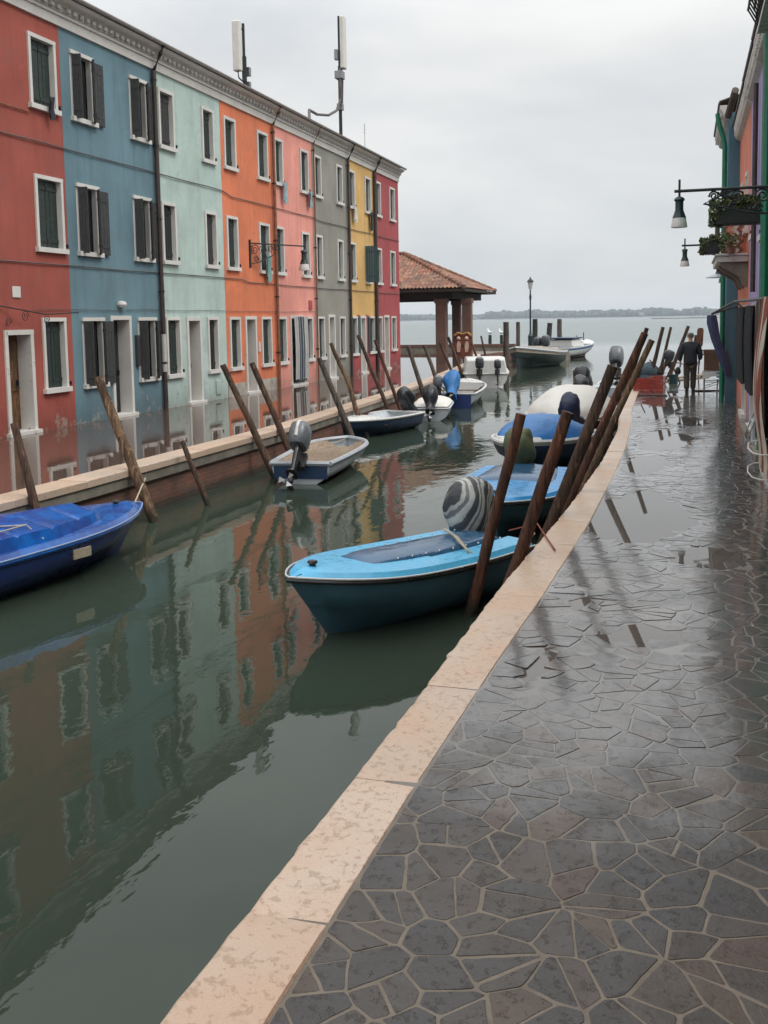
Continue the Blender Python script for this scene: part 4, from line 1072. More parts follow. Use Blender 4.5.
def striped_cover(cx, cy):
    t = NT('striped_cloth'); p = t.obj(); sp = t.n('ShaderNodeSeparateXYZ'); t.l(p, sp.inputs[0])
    u = t.math('ADD', t.math('MULTIPLY', sp.outputs[0], 1.0), t.math('ADD', t.math('MULTIPLY', sp.outputs[2], .42), t.math('MULTIPLY', sp.outputs[1], -.35)))
    w = t.math('ADD', t.math('MULTIPLY', u, 5.2), t.math('MULTIPLY', t.noise(p, 3.0, 3), .38))
    fr = t.math('FRACT', w)
    col = t.ramp(fr, [(0, (.05, .05, .055)), (.30, (.06, .06, .065)), (.36, (.42, .41, .37)), (.62, (.50, .49, .45)), (.66, (.16, .16, .16)), (.78, (.16, .16, .16)), (.82, (.46, .45, .41)), (.93, (.44, .43, .40)), (.97, (.05, .05, .055))])
    col = t.mix(.35, col, t.ramp(t.noise(p, 6, 6, .7), [(.35, .25), (.65, 1.0)]), 'MULTIPLY')
    return t.set(col=col, rough=.6, nrm=t.bump(t.noise(p, 8, 5, .65), .8, .03))
M['zebra'] = striped_cover(-.0, -.33)

# 1 sky blue boat in the foreground
b1 = boat('sky blue boat with dark teal hull in the foreground, motor wrapped in striped cloth', (-3.40, 8.15), (-2.05, 10.75), 1.30, .47, .61,
     dict(hull=M['teal_hull'], rim=M['black_plastic'], deck=M['sky_paint'], inner=M['navy_hull'], line=M['gel_white']), rake=.22, sternw=.88, full=.45, p=3.3,
     deck=.50, sidedeck=.34, rim=.028, tarp=[(.03, .74, .07, -.34, M['navy_cover'], 'cockpit_cover', 3)], thw=False,
     motor=dict(x=.12, y=-.33, tilt=R(22), s=1.17, cover=M['zebra'], z=.02))
m = MB()
for k in range(9): 
    for sy in (1, -1): m.lathe([(.014, 0), (.01, .012), (0, .014)], (.25+k*.19, sy*(.315+.01*math.sin(k))*(1-max(0, k-4)*.05), .58+.006*k), 6); m.build('cover_stud', M['chrome'], b1); m = MB()
# 2 blue boat with camouflage-green motor cover
b2 = boat('mid blue boat with sky blue foredeck, green covered motor at its stern', (-2.32, 12.25), (-2.45, 15.9), 1.62, .46, .58,
     dict(hull=M['teal_hull'], rim=M['black_plastic'], deck=M['mid_paint'], inner=M['navy_hull'], line=M['gel_white']), rake=.22, sternw=.88, full=.5, p=3.2,
     deck=.42, sidedeck=.22, rim=.028, tarp=[(.02, .48, .08, -.2, M['navy_cover'], 'cockpit_cover', 8)], thw=False,
     motor=dict(x=.1, y=-.1, tilt=R(44), s=1.15, cover=M['green_cover'], z=.05))
# 3 white gunwale boat under blue tarp
b3 = boat('dark hulled boat with a white gunwale under a bright blue domed tarp', (-3.25, 18.2), (-2.35, 21.2), 1.75, .55, .62,
     dict(hull=M['navy_hull'], rim=M['gel_white'], deck=M['gel_white'], inner=M['navy_hull'], band=M['gel_white']), sternw=.85, deck=.8, rim=.04, thw=False, band=(.0, .16),
     tarp=[(.1, .86, .42, -.06, M['blue_tarp'], 'tarp', 5)], motor=dict(tilt=R(52), s=1.05, cover=M['dkblue_cover'], z=.16))
# 4 large boat under white tarp
b4 = boat('large boat completely covered by a pale white tarp behind the blue tarp boat', (-2.55, 21.7), (-2.75, 27.3), 2.1, .6, .7,
     dict(hull=M['navy_hull'], rim=M['gel_white'], inner=M['navy_hull']), sternw=.85, rim=.04, thw=False, full=.55, p=2.6,
     tarp=[(.01, .985, .62, .04, M['white_tarp'], 'tarp', 12)], motor=dict(tilt=R(45), s=1.1, cover=M['black_cover'], z=.1))
b5 = boat('dark boat with a black wrapped motor lying past the white tarp boat', (-2.7, 34.2), (-2.9, 29.4), 1.8, .5, .6,
     dict(hull=M['navy_hull'], rim=M['gel_grey'], inner=M['gel_grey'], deck=M['gel_grey']), deck=.7, motor=dict(tilt=R(48), s=1.35, cover=M['black_cover'], z=.2))
b5b = boat('small grey boat with a tilted bare grey motor beside the pole bunch', (-2.1, 40.5), (-2.35, 35.6), 1.6, .5, .6,
     dict(hull=M['gel_grey'], rim=M['gel_white'], inner=M['gel_grey'], deck=M['gel_grey']), deck=.7, motor=dict(tilt=R(40), s=1.5, cowl='cowl_grey', z=.45))
# left bank boats
b6 = boat('royal blue boat under a ribbed royal blue tarp, nearest on the left', (-6.86, 11.5), (-7.85, 7.1), 1.55, .46, .56,
     dict(hull=M['royal_hull'], rim=M['royal_tarp'], deck=M['royal_tarp'], inner=M['royal_hull'], line=M['line_pale']), rake=.14, sternw=.9, full=.5, p=2.8,
     deck=.62, sidedeck=.14, rim=.03, thw=False)
hb6, sh6 = hull_pts(4.5, 1.55, 0, 0, .46, .56, .9, .14, .5, 2.8)
m = MB(); L6 = (Vector((-6.86, 11.5))-Vector((-7.85, 7.1))).length
def fn(u, v):
    s = .02+.74*u; w = (hb6(s)-.10)*(1-.25*max(0, u-.72)/.28); y = (v*2-1)*w; rib = .022*abs(math.sin(u*7*math.pi))**.5
    z = sh6(s)+.10+(.10+.13*(1-abs(v*2-1)))*(1-.3*u**3) + (-.022 if (u*7) % 1 < .08 else 0)
    if v in (0.0, 1.0): z = sh6(s)+.07
    if u > .97: z = min(z, sh6(s)+.16)
    return (L6*s, y, z+.005*noise.noise(Vector((u*11, v*7, 0))))
m.grid(fn, 84, 20); tp6 = m.build('ribbed_tarp', M['royal_tarp'], b6, smooth=True, recalc=False)
m = MB(); m.tube([(.2, .60, .74), (1.2, .30, .80), (2.25, -.45, .745), (2.3, -.66, .60)], .009, 5); m.tube([(.3, -.60, .70), (1.3, -.52, .73), (2.25, -.45, .75)], .009, 5); m.build('tie_rope', M['rope'], tp6)
m = MB(); T = Matrix.Translation((2.75, -.755, .36)); m.box(-.13, .13, -.012, .012, -.055, .055, T); m.build('registration_plate', paint('plate_beige', (.35, .30, .22), .5, .3, 40), b6, bevel=.003)
m = MB(); m.lathe([(.0, 0), (.035, .01), (.04, .03), (0, .05)], (.6, -.73, .22), 8); m.build('hull_fitting', M['gel_white'], b6)

b7 = boat('open grey and navy boat with pale wooden floor and uncovered motor', (-6.92, 20.1), (-6.63, 16.6), 1.28, .38, .44,
     dict(hull=M['gel_grey'], rim=M['gel_grey'], inner=M['floor_wood'], bottom=M['red_bottom'], deck=M['gel_grey'], band=M['navy_hull']), rake=.03, sternw=.86, full=.6, p=3.2,
     rim=.045, thw=False, floor=.30, band=(.05, .22), motor=dict(tilt=R(40), s=1.12, cowl='cowl_grey', stripe=True, z=.06))
m = MB(); m.box(-.012, .0, -.50, .50, .10, .33); m.build('transom_board', M['navy_hull'], b7)
b8 = boat('deep blue boat with a white deck edge moored before the grey house', (-8.22, 22.9), (-7.35, 26.2), 1.4, .42, .48,
     dict(hull=M['navy_hull'], rim=M['gel_white'], inner=M['gel_grey'], deck=M['gel_white']), rake=.08, sternw=.85, full=.5, p=2.6, deck=.7, rim=.035, floor=.28,
     motor=[dict(tilt=R(42), s=1.0, cover=M['black_cover'], z=.12)])
b9 = boat('small flat white topped boat tucked behind the deep blue boat', (-7.55, 30.5), (-7.05, 26.9+.9), 1.15, .36, .42,
     dict(hull=M['gel_grey'], rim=M['gel_white'], inner=M['gel_grey'], deck=M['gel_white']), rake=.05, sternw=.9, full=.6, p=3, rim=.03, thw=False,
     tarp=[(.02, .97, .08, -.02, M['white_tarp'], 'cover', 21)], motor=dict(tilt=R(38), s=1.0, cover=M['black_cover'], z=.12))
b10 = boat('steel blue boat with a white interior and a blue wrapped motor', (-8.0, 37.3), (-7.35, 31.9), 1.75, .48, .62,
     dict(hull=M['gel_grey'], rim=M['gel_white'], inner=M['gel_white'], deck=M['gel_white'], band=M['navy_hull']), rake=.08, sternw=.85, full=.5, p=2.6, deck=.66, rim=.04, band=(.08, .2),
     motor=[dict(tilt=R(50), s=1.3, cover=M['blue_tarp'], z=.05), dict(y=.45, tilt=R(10), s=.9, cowl='cowl_grey', z=.1)])
m = MB(); m.box(-.02, .0, -.62, .62, .0, .44); m.build('transom_board', M['royal_hull'], b10)
b11 = boat('white cabin boat with two motors moored near the canopy', (-9.3, 46.2), (-8.05, 41.4), 2.1, .60, .8,
     dict(hull=M['gel_white'], rim=M['gel_white'], inner=M['gel_white'], deck=M['gel_white']), rake=.08, sternw=.85, full=.5, p=2.6, deck=.72, rim=.05, thw=False,
     tarp=[], motor=[dict(y=.3, tilt=R(6), s=1.1, cowl='cowl_dark', z=.1), dict(y=-.45, tilt=R(6), s=.9, cowl='cowl_dark', z=.1)])
m = MB(); m.loft([[(x, y, z) for y, z in ((-w, .55), (-w*.86, hh), (w*.86, hh), (w, .55))] for x, w, hh in ((.5, .92, 1.15), (.7, .95, 1.28), (2.6, .92, 1.25), (3.4, .78, .75))]); cabn = m.build('cabin', M['gel_white'], b11, bevel=.03)
b12 = boat('dark green wooden boat with pale strake lines under a beige tarp at the canal mouth', (-9.3, 56.6), (-8.1, 63.0), 2.6, .80, 1.25,
     dict(hull=M['green_hull'], rim=M['gel_grey'], inner=M['green_hull'], deck=M['gel_grey'], band=M['beige_tarp']), rake=.06, sternw=.75, full=.5, p=2.2, deck=.82, rim=.07, thw=False, band=(.05, .25),
     tarp=[(.05, .80, .30, .0, M['brown_tarp'], 'tarp', 31)], motor=[dict(y=-.5, tilt=R(8), s=1.6, cowl='cowl_dark', z=.1), dict(y=-1.0, tilt=R(8), s=1.4, cowl='cowl_dark', z=.1)])
b13 = boat('blue and white motorboat with a windscreen, outermost at the canal mouth', (-7.35, 78.2), (-8.9, 70.5), 2.7, .75, 1.15,
     dict(hull=M['gel_white'], rim=M['gel_grey'], inner=M['gel_white'], deck=M['gel_white'], bottom=M['red_bottom'], band=M['blue_tarp']), rake=.08, sternw=.8, full=.5, p=2.4, deck=.6, rim=.06, thw=False, band=(.1, .25))
m = MB(); m.loft([[(x, y, z) for y, z in ((-1.0, .8), (-.85, hh), (.85, hh), (1.0, .8))] for x, hh in ((1.2, 1.30), (3.2, 1.38), (3.9, .95))]); cb_ = m.build('wheelhouse', M['gel_white'], b13, bevel=.03)
m = MB(); m.box(1.0, 3.4, -1.0, 1.0, 1.39, 1.47); m.build('roof', M['navy_hull'], cb_)
m = MB(); m.quad((3.24, -.8, 1.35), (3.24, .8, 1.35), (3.84, .9, 1.02), (3.84, -.9, 1.02)); m.v = [(x+.02, y, z+.012) for x, y, z in m.v]; m.build('windscreen', M['glass_dark'], cb_)
m = MB()
for x, y, z in ((5.2, 0, 1.0), (6.9, 0, 1.2)): m.tube([(x, y, z-.1), (x, y, z+.55)], .035, 6)
m.build('deck_stanchion', M['iron'], b13)

# mooring ropes of the foreground boat
def rope(label, pts, r=.012, mat='rope'):
    m = MB(); P = [Vector(p) for p in pts]; o0 = P[0].copy(); out = []
    for a, b in zip(P, P[1:]):
        for k in range(6): out.append(a.lerp(b, k/6)-o0)
    out.append(P[-1]-o0); m.tube(out, r, 6); o = m.build('mooring_rope', M[mat], smooth=True); o.location = o0
    return tag(o, label, 'rope')
e = onz(555, 551, .02)
rope('thin red rope from the sky blue boat to the paving beside the kerb', [(-1.82, 10.55, -.08), (-1.5, 10.45, .03), (e.x+.0, e.y, .03)], .008, 'rope_red')
rope('pale rope looped from the sky blue boat round the foremost pole', [(-2.45, 10.2, -.02), (-2.25, 9.95, -.05), (-2.05, 9.8, -.22), (-1.98, 9.7, -.20), (-2.1, 9.72, -.12), (-2.3, 10.0, -.04)], .013)
rope('pale rope tied at the stern of the sky blue boat by the kerb', [(-1.70, 10.75, -.10), (-1.62, 10.6, -.02), (-1.55, 10.35, -.10), (-1.48, 10.1, .0)], .012)

rope('slack pale rope from the open grey boat to the bank pole', [(-6.95, 20.0, -.3), (-7.3, 19.6, -.42), (-7.8, 19.0, -.05)], .012)
rope('pale rope from the royal blue boat bow to the thick light brown pole', [(-6.85, 11.3, -.2), (-7.3, 12.0, -.33), (-7.78, 13.2, -.1)], .012)
rope('pale rope from the deep blue boat bow to the grey pole behind it', [(-8.1, 23.0, -.2), (-8.1, 22.4, -.3), (-7.95, 21.9, -.05)], .012)
rope('pale rope hanging from the white tarp boat to the bunch of poles', [(-2.0, 21.9, .0), (-1.75, 20.6, -.25), (-1.45, 19.2, .1)], .013)
for (lab, x, y, z) in (('pale rope wound round the foremost leaning pole', -1.98, 9.76, -.28), ('pale rope wound round the thick light brown pole', -8.0, 13.9, .25)): pass
# ------------------------------------------------------------------ right-hand houses
def right_house(Y0, Y1, mat, label, wins, drs, H=6.55, x=WX, eave=True, shut='shutter_green', frame='white_stone', xo=.16, dmat='shutter_black'):
    W = Y1-Y0; root = thing('terraced_house', label, 'house', (x, Y0, 0), 0, 'terraced houses along the right quay')
    holes = [(a-Y0+.08, b-Y0-.08, za+.1, zb-.08) for a, b, za, zb in wins]+[(a-Y0+.1, b-Y0-.1, 0, z-.1) for a, b, z in drs]
    facade(root, -1, W, H, holes, mat)
    for a, b, za, zb in wins: window(root, -1, a-Y0, b-Y0, za, zb, 'frame', shut, frame)
    for a, b, z in drs: door(root, -1, a-Y0, b-Y0, z, dmat, frame)
    if eave:
        m = MB(); m.loft([[(x_, y, z) for x_, z in ((0, H-.18), (-.10, H-.12), (-.14, H-.02), (-xo*.8, H+.04), (-xo, H+.10), (-xo, H+.18), (0, H+.18))] for y in (.001, W-.001)])
        c = m.build('cornice', M['dentil'], root)
        m = MB(); y = .08
        while y < W-.1: m.box(-.04, -xo+.01, y, y+.07, H-.06+.0, H+.05); y += .21
        m.box(-.005, -.05, .01, W-.01, H-.05, H+.04); m.build('dentil_course', M['cornice'], c)
        m = MB(); m.tube([(-xo-.015, 0, H+.22), (-xo-.015, W, H+.22)], .03, 8); m.build('gutter', M['pipe_brown'], root)
        roof_sheet(root, W, xo+.02, H+.27, -3.5, H+1.4, -7.8, M['tile_dark'], s=-1)
    return root
Cr = {k: plaster('plaster_r_'+k, v) for k, v in dict(ochre=(.34, .13, .07), green=(.012, .17, .105), oxblood=(.20, .045, .035), lilac=(.36, .30, .50), salmon=(.58, .20, .13), pinkr=(.55, .26, .22), teal=(.08, .17, .22)).items()}
hA = right_house(-6.0, 8.6, Cr['oxblood'], 'dark red house beside the viewer on the right quay', [(-4, -3.1, .8, 2.4), (0.5, 1.4, .8, 2.4), (3.6, 4.5, .8, 2.4), (7, 7.9, .8, 2.4), (-4, -3.1, 3.6, 5.2), (.5, 1.4, 3.6, 5.2), (3.6, 4.5, 3.6, 5.2), (7, 7.9, 3.6, 5.2)], [(5.2, 6.2, 2.3)], H=6.6)
hGn = right_house(8.6, 16.6, Cr['green'], 'emerald green house at the right edge carrying the larger lamp bracket', [(9.4, 10.2, .8, 2.4), (13.9, 14.6, .9, 2.4), (9.6, 10.4, 3.5, 5.0), (12.6, 13.4, 3.5, 5.0)], [(11.4, 12.4, 2.3)], H=6.75)
hDR = right_house(16.6, 18.9, Cr['oxblood'], 'narrow oxblood house between the green and lilac houses', [(17.3, 18.1, 3.4, 4.9)], [(17.1, 18.1, 2.35)], H=6.7)
hLi = right_house(18.9, 21.9, Cr['lilac'], 'lilac house between the oxblood and salmon houses', [(20.1, 20.8, 3.6, 5.0)], [(19.3, 20.5, 2.4)], H=6.65, frame='white_stone')
hSa = right_house(21.9, 26.6, Cr['salmon'], 'salmon house with wrought ironwork and flower boxes on the right quay', [(22.6, 23.3, 3.9, 5.2), (24.6, 25.3, 3.9, 5.2)], [(22.3, 23.5, 2.4)], H=6.6)
hTe = right_house(26.6, 31.3, Cr['teal'], 'low dark teal house closing the right row with a green downpipe', [(28.0, 28.8, .8, 2.4), (29.6, 30.4, 3.1, 4.4), (27.2, 27.9, 4.6, 6.0)], [(27.0, 27.8, 2.3)], H=7.15, xo=.22, x=.93)
m = MB(); m.tube([(-.26, .35, 7.2), (-.24, .35, 7.0), (-.12, .35, 6.6), (-.08, .35, 6.4), (-.08, .35, 0)], .06, 8); m.build('downpipe', M['pipe_green'], hTe, smooth=True)
m = MB(); m.tube([(-.08, 16.5-8.6, 0), (-.08, 16.5-8.6, 6.5)], .07, 8); m.build('downpipe', M['pipe_green'], hGn, smooth=True)
m = MB(); m.tube([(-.07, 2.9, 2.6), (-.07, 2.9, 6.3)], .045, 8); m.build('downpipe', M['pipe_brown'], hDR, smooth=True)
a_ = ony(735.5, 90, 25.6); b_ = ony(728, 116, 26.55); m = MB(); m.tube([(a_.x-WX, a_.y-21.9, a_.z), (b_.x-WX, b_.y-21.9, b_.z)], .085, 8); m.build('verge_roll', M['tile_dark'], hSa, smooth=True)
# roof terrace corner with railing over the green house
pt = ony(757, 29, 16.2)
t = thing('roof_terrace', 'iron railed roof terrace jutting over the eave at the top right corner', 'terrace', (pt.x, 16.2, pt.z))
m = MB(); m.box(0, 1.2, -3.2, 0, -.07, 0); m.build('slab', M['dentil'], t)
m = MB()
for k in range(17):
    y = -.02-k*.19; m.tube([(.03, y, 0), (-.13, y, .28), (-.10, y, .55), (.0, y, .95)], .013, 5)
    m.tube([(.03, y, 0), (-.10, y-.095, .5), (.0, y-.19, .95)], .009, 4)
for x_, z_ in ((.0, .95), (-.12, .5), (-.13, .28)): m.tube([(x_, 0, z_), (x_, -3.2, z_)], .016, 6)
for k in range(6): m.tube([(.03+k*.2, -.02, 0), (.0+k*.2, -.02, .95)], .013, 5); m.tube([(.03+k*.2, -.02, 0), (.2+k*.2, -.02, .95)], .009, 4)
m.tube([(0, -.02, .95), (1.2, -.02, .95)], .02, 6); m.build('railing', M['iron'], t)
# bracketed balcony with plants
pb = onx(722, 262, .30)
t = thing('stone_balcony', 'small stone balcony on a curved corbel with green plants on the salmon house', 'balcony', (WX, 22.0, 0))
zb0 = 3.42
m = MB(); m.box(-.62, 0, .3, 3.6, zb0-.13, zb0); m.box(-.66, 0, .26, 3.64, zb0-.0, zb0+.045); m.build('slab', M['dentil'], t, bevel=.01)
for yy in (.5, 1.9, 3.3):
    m = MB(); m.loft([[(x_, yy+q, z_) for x_, z_ in ((-.001, zb0-.14), (-.55, zb0-.14), (-.50, zb0-.24), (-.32, zb0-.34), (-.16, zb0-.44), (-.10, zb0-.62), (-.001, zb0-.66))] for q in (-.1, .1)]); m.build('corbel', M['coping_face'], t)
m = MB()
for k in range(17): m.tube([(-.58, .36+k*.2, zb0+.04), (-.58, .36+k*.2, zb0+.9)], .011, 5)
m.tube([(-.58, .3, zb0+.9), (-.58, 3.6, zb0+.9)], .02, 6); m.tube([(-.58, .32, zb0+.9), (0, .32, zb0+.9)], .018, 6)
m.build('railing', M['iron'], t)

M['leaf_a'] = NT('foliage'); _t = M['leaf_a']; _v = _t.n('ShaderNodeObjectInfo')
_g = _t.n('ShaderNodeNewGeometry'); M['leaf_a'] = _t.set(col=_t.ramp(_g.outputs['Random Per Island'], [(0, (.025, .045, .012)), (.5, (.06, .085, .02)), (1, (.13, .13, .04))]), rough=.6)
def leaves(n, fn, size):
    m = MB()
    for _ in range(n):
        c = Vector(fn()); a = Vector((random.gauss(0, 1), random.gauss(0, 1), random.gauss(0, 1))).normalized(); b = a.cross(Vector((random.gauss(0, 1), random.gauss(0, 1), random.gauss(0, 1)))).normalized()
        s = size*random.uniform(.6, 1.3); m.add([c-a*s, c+b*s*.45, c+a*s, c-b*s*.45], [(0, 1, 2, 3)])
    return m
def flowerbox(label, c, L, w, h, bulge, n=900):
    t = thing('flower_box', label, 'planter', c, 0, 'planters hung out over the right quay')
    m = MB(); m.box(-L/2, L/2, -w/2, w/2, -h, 0); m.build('trough', M['shutter_black'], t, bevel=.01)
    def fn():
        x = random.uniform(-L/2-bulge, L/2); a = random.uniform(0, math.pi*2); r = random.uniform(.3, 1)**.5
        k = 1+.35*noise.noise(Vector((x*3, 1, 1)))
        if x < -L/2+.1: return (x, math.cos(a)*w*.6*r, -h*.35+math.sin(a)*h*.75*r)
        return (x, math.cos(a)*w*.62*r*k, .02+abs(math.sin(a))*.14*r*k - (.3*h if random.random() < .3 else 0))
    leaves(n, fn, .035).build('plants', M['leaf_a'], t, recalc=False)
    return t
p = ony(726, 205, 17.2)
flowerbox('long dark trough of greenery jutting under the larger lamp bracket', (WX-.38, 17.2, p.z-.02), .80, .36, .30, .10, 3000)
p = ony(716, 240, 22.6)
flowerbox('rounded clump of plants in a small box on the balcony rail', (WX-.72, 22.5, p.z-.05), .30, .4, .24, .10, 1300)
t = thing('potted_plants', 'low green plants trailing along the balcony floor', 'plants', (WX-.35, 23.2, zb0+.05))
for k in range(5): m = MB(); m.lathe([(.08, 0), (.11, .18), (.12, .2)], (0, -1+k*.6, 0), 10); m.build('pot', M['tile'], t)
leaves(900, lambda: (random.gauss(-.05, .12), random.uniform(-1.3, 1.9), random.uniform(.12, .42)), .04).build('plants', M['leaf_a'], t, recalc=False)
# chevron striped cloth behind the balcony
zig = NT('zigzag_cloth'); q = zig.obj(); sp = zig.n('ShaderNodeSeparateXYZ'); zig.l(q, sp.inputs[0])
tri = zig.math('PINGPONG', sp.outputs[2], .09); w = zig.math('FRACT', zig.math('MULTIPLY', zig.math('ADD', sp.outputs[1], tri), 3.2))
zigm = zig.set(col=zig.ramp(w, [(0, (.55, .42, .36)), (.35, (.55, .42, .36)), (.36, (.50, .17, .11)), (.7, (.50, .17, .11)), (.71, (.2, .06, .05))], 'CONSTANT'), rough=.8)
m = MB(); m.grid(lambda u, v: (.02*math.sin(u*15), (u-.5)*.5, -v*.85), 24, 8); o = m.build('zigzag_cloth', zigm, recalc=False, smooth=True); o.location = ony(736, 221, 23.3); o.rotation_euler = (0, 0, R(70)); tag(o, 'red and cream zigzag patterned cloth hung behind the balcony', 'cloth')
# lamps on the right: arms reach out over the quay (towards -x)
p1 = ony(678, 191, 15.0); lamp_bracket('larger scrolled bracket lamp jutting from the green house over the quay', (WX, 15.0, ony(740, 188, 15.0).z), math.pi, WX-p1.x, .12, lantern_s=.66)
p2 = ony(684, 245, 24.5); lamp_bracket('smaller scrolled bracket lamp further down the right row', (WX, 24.5, ony(700, 245, 24.5).z), math.pi, WX-p2.x, .10, lantern_s=.62)
t = thing('shop_lamp', 'small black hanging lamp with a flat pale shade under the balcony', 'lamp', (WX, 29.5, 3.55))
m = MB(); m.tube([(0, 0, .1), (-.35, 0, .12), (-.45, 0, .0)], .018, 6); m.lathe([(.03, 0), (.07, -.06), (.07, -.2), (.10, -.28)], (-.38, 0, .05), 10); m.build('bracket', M['iron'], t)
m = MB(); m.lathe([(.05, -.26), (.33, -.36), (.34, -.38), (.05, -.31)], (-.40, 0, .05), 16); m.build('shade', M['gel_grey'], t, smooth=True)
# awning arm with folded blue awning
t = thing('folded_awning', 'black awning arm with dark blue cloth hanging folded at its tip', 'awning', (WX, 22.0, 0))
a1 = ony(712, 314, 26.5); a0 = onx(768, 298, WX-.15)
m = MB(); A = Vector((a1.x-WX, 4.5, a1.z)); B_ = Vector((-.12, -6.5, 2.42)); m.tube([A, Vector((-.2, 1.5, 2.48)), B_], .03, 6); m.tube([A, (0, 4.5, a1.z+.18)], .025, 6); m.tube([(0, 0, 2.2), (-.2, .8, 2.46)], .02, 6); m.build('arm', M['iron'], t)
m = MB(); rings = []
for z, w, dx in ((0, .10, 0), (-.2, .12, .02), (-.6, .10, .10), (-1.0, .10, .25), (-1.4, .07, .36), (-1.55, .03, .40)):
    rings.append([(A.x+dx+w*math.cos(2*math.pi*j/10)*(1+.3*math.sin(j*3)), 4.5+w*math.sin(2*math.pi*j/10), A.z-.03+z) for j in range(10)])
m.loft(rings); m.build('cloth', cloth('awning_blue', (.035, .05, .12)), t, smooth=True)
for k, (lab, y0, y1, z1, c) in enumerate((('red and cream striped door curtain bound with white rope at the right edge', 13.45, 14.95, 2.42, None), ('brown door curtain on the oxblood house', 15.8, 17.3, 2.40, (.075, .035, .025)), ('black pleated door curtain on the lilac house', 18.9, 20.6, 2.35, (.014, .016, .02)), ('black pleated door curtain on the salmon house', 22.0, 24.0, 2.35, (.014, .018, .022)), ('grey green door curtain on the teal house', 26.9, 28.2, 2.3, (.10, .12, .11)))):
    zb_ = .1 if k == 0 else (.75 if k in (2, 3) else .2)
    m = MB(); amp = .05
    if k == 0:
        def fn(u, v):
            bul = .14*math.sin(math.pi*min(1, v*1.15))*(.4+.6*v) + .03*math.sin(u*20); return (-.20-bul-.02*math.sin(u*31), (u-.5)*(y1-y0)*(.62+.38*math.sin(math.pi*.5*v)), -v*(z1-zb_))
        mm = stripes('curtain_red', (.24, .06, .035), (.50, .44, .36), 2.0, 'Y', .8, lo=.55, hi=.62)
    else:
        def fn(u, v): return (-.09-amp*math.sin(u*34)-.02*math.sin(v*4), (u-.5)*(y1-y0), -v*(z1-zb_))
        mm = cloth('curtain_%d' % k, c, .2, .8)
    m.grid(fn, 60, 12); o = m.build('door_curtain', mm, recalc=False, smooth=True); o.location = (WX, (y0+y1)/2, z1); tag(o, lab, 'curtain')
    if k == 0:
        for zz, lb in ((.42, 'upper'), (.10, 'lower')):
            m = MB(); m.tube([(-.10, -.76, 0), (-.28, -.72, -.01), (-.37, -.5, -.015), (-.40, 0, -.02), (-.37, .5, -.01), (-.28, .72, 0), (-.10, .76, .02)], .009, 6); rr_ = m.build('tie_rope', M['white_stone'], smooth=True); rr_.location = (0, 0, zz-2.42+.0); rr_.parent = o
# small step and basins by the doors
for (lab, y, w, mt) in (('pale stone doorstep below the red striped curtain', 14.2, 1.4, 'white_stone'), ('grey doorstep under the brown curtain', 16.5, 1.2, 'coping_face'), ('worn doorstep under the black curtain of the lilac house', 19.8, 1.4, 'coping_face')):
    m = MB(); m.box(-.20, -.0, -w/2, w/2, -.05, .09); o = m.build('doorstep', M[mt], bevel=.01); o.location = (WX, y, 0); tag(o, lab, 'step')
# folding wire rack by the wall
t = thing('drying_rack', 'small folding wire rack leaning by the wall past the striped curtain', 'rack', (WX-.02, 17.9, 0))
m = MB()
for y in (-.35, .35): m.tube([(-.02, y, .62), (-.26, y, 0)], .012, 5)
for z in (.1, .25, .4, .6): m.tube([(-.02-.24*(1-z/.62), -.35, z), (-.02-.24*(1-z/.62), .35, z)], .008, 5)
m.build('frame', M['steel'], t)
m = MB(); m.box(-.12, -.02, -.25, .25, .02, .42); m.build('board', M['gel_grey'], t, bevel=.01)

# ------------------------------------------------------------------ end of the right quay
def crate(lab, c, w, d, h, rz):
    t = thing('fish_crate', lab, 'crate', c, rz, 'red crates at the quay end'); m = MB(); th = .02
    m.box(-w/2, w/2, -d/2, d/2, 0, .02)
    for z in (.05, .14, .23, .32):
        if z > h: break
        m.box(-w/2, w/2, -d/2, -d/2+th, z, z+.055); m.box(-w/2, w/2, d/2-th, d/2, z, z+.055); m.box(-w/2, -w/2+th, -d/2+th, d/2-th, z, z+.055); m.box(w/2-th, w/2, -d/2+th, d/2-th, z, z+.055)
    for x in (-w/2, w/2-.03, -.015):
        for y in (-d/2-.004, d/2-.026): m.box(x, x+.03, y, y+.03, 0, h)
    m.build('shell', M['crate'], t)
    m = MB(); m.box(-w/2-.015, w/2+.015, -d/2-.015, -d/2+.012, h-.03, h); m.box(-w/2-.015, w/2+.015, d/2-.012, d/2+.015, h-.03, h); m.box(-w/2-.015, -w/2+.012, -d/2, d/2, h-.031, h-.001); m.box(w/2-.012, w/2+.015, -d/2, d/2, h-.031, h-.001); m.build('rim', M['crate'], t)
    return t
M['crate'] = paint('crate_red', (.36, .045, .03), .4, .15)
M['net'] = cloth('net_blue', (.05, .08, .10), .5, .8, 14)
for lab, px, py, w, h in (('wide red crate at the left of the crates on the quay end', 642, 391, .50, .34), ('tall red crate at the right of the crates on the quay end', 658, 391, .36, .44)):
    p = onz(px, py, 0); crate(lab, p, w, .42, h, .1 if px < 650 else -.15)
p = onz(650, 386, 0)
t = thing('fishing_gear_heap', 'heap of dark blue nets, cans and wood behind the red crates', 'fishing gear', (p.x-.25, p.y+1.0, 0))
m = MB()
for _ in range(7):
    c = Vector((random.uniform(-.5, .6), random.uniform(-.2, .7), random.uniform(.15, .45))); r = random.uniform(.2, .36)
    rings = []
    for i in range(9):
        a = math.pi*i/8; rings.append([(c.x+r*math.sin(a)*math.cos(2*math.pi*j/12)*(1+.3*noise.noise(Vector((i, j*.8, _)))), c.y+r*math.sin(a)*math.sin(2*math.pi*j/12), c.z-r*.9*math.cos(a)*(1+.25*noise.noise(Vector((j*.7, i, _))))) for j in range(12)])
    m.loft(rings)
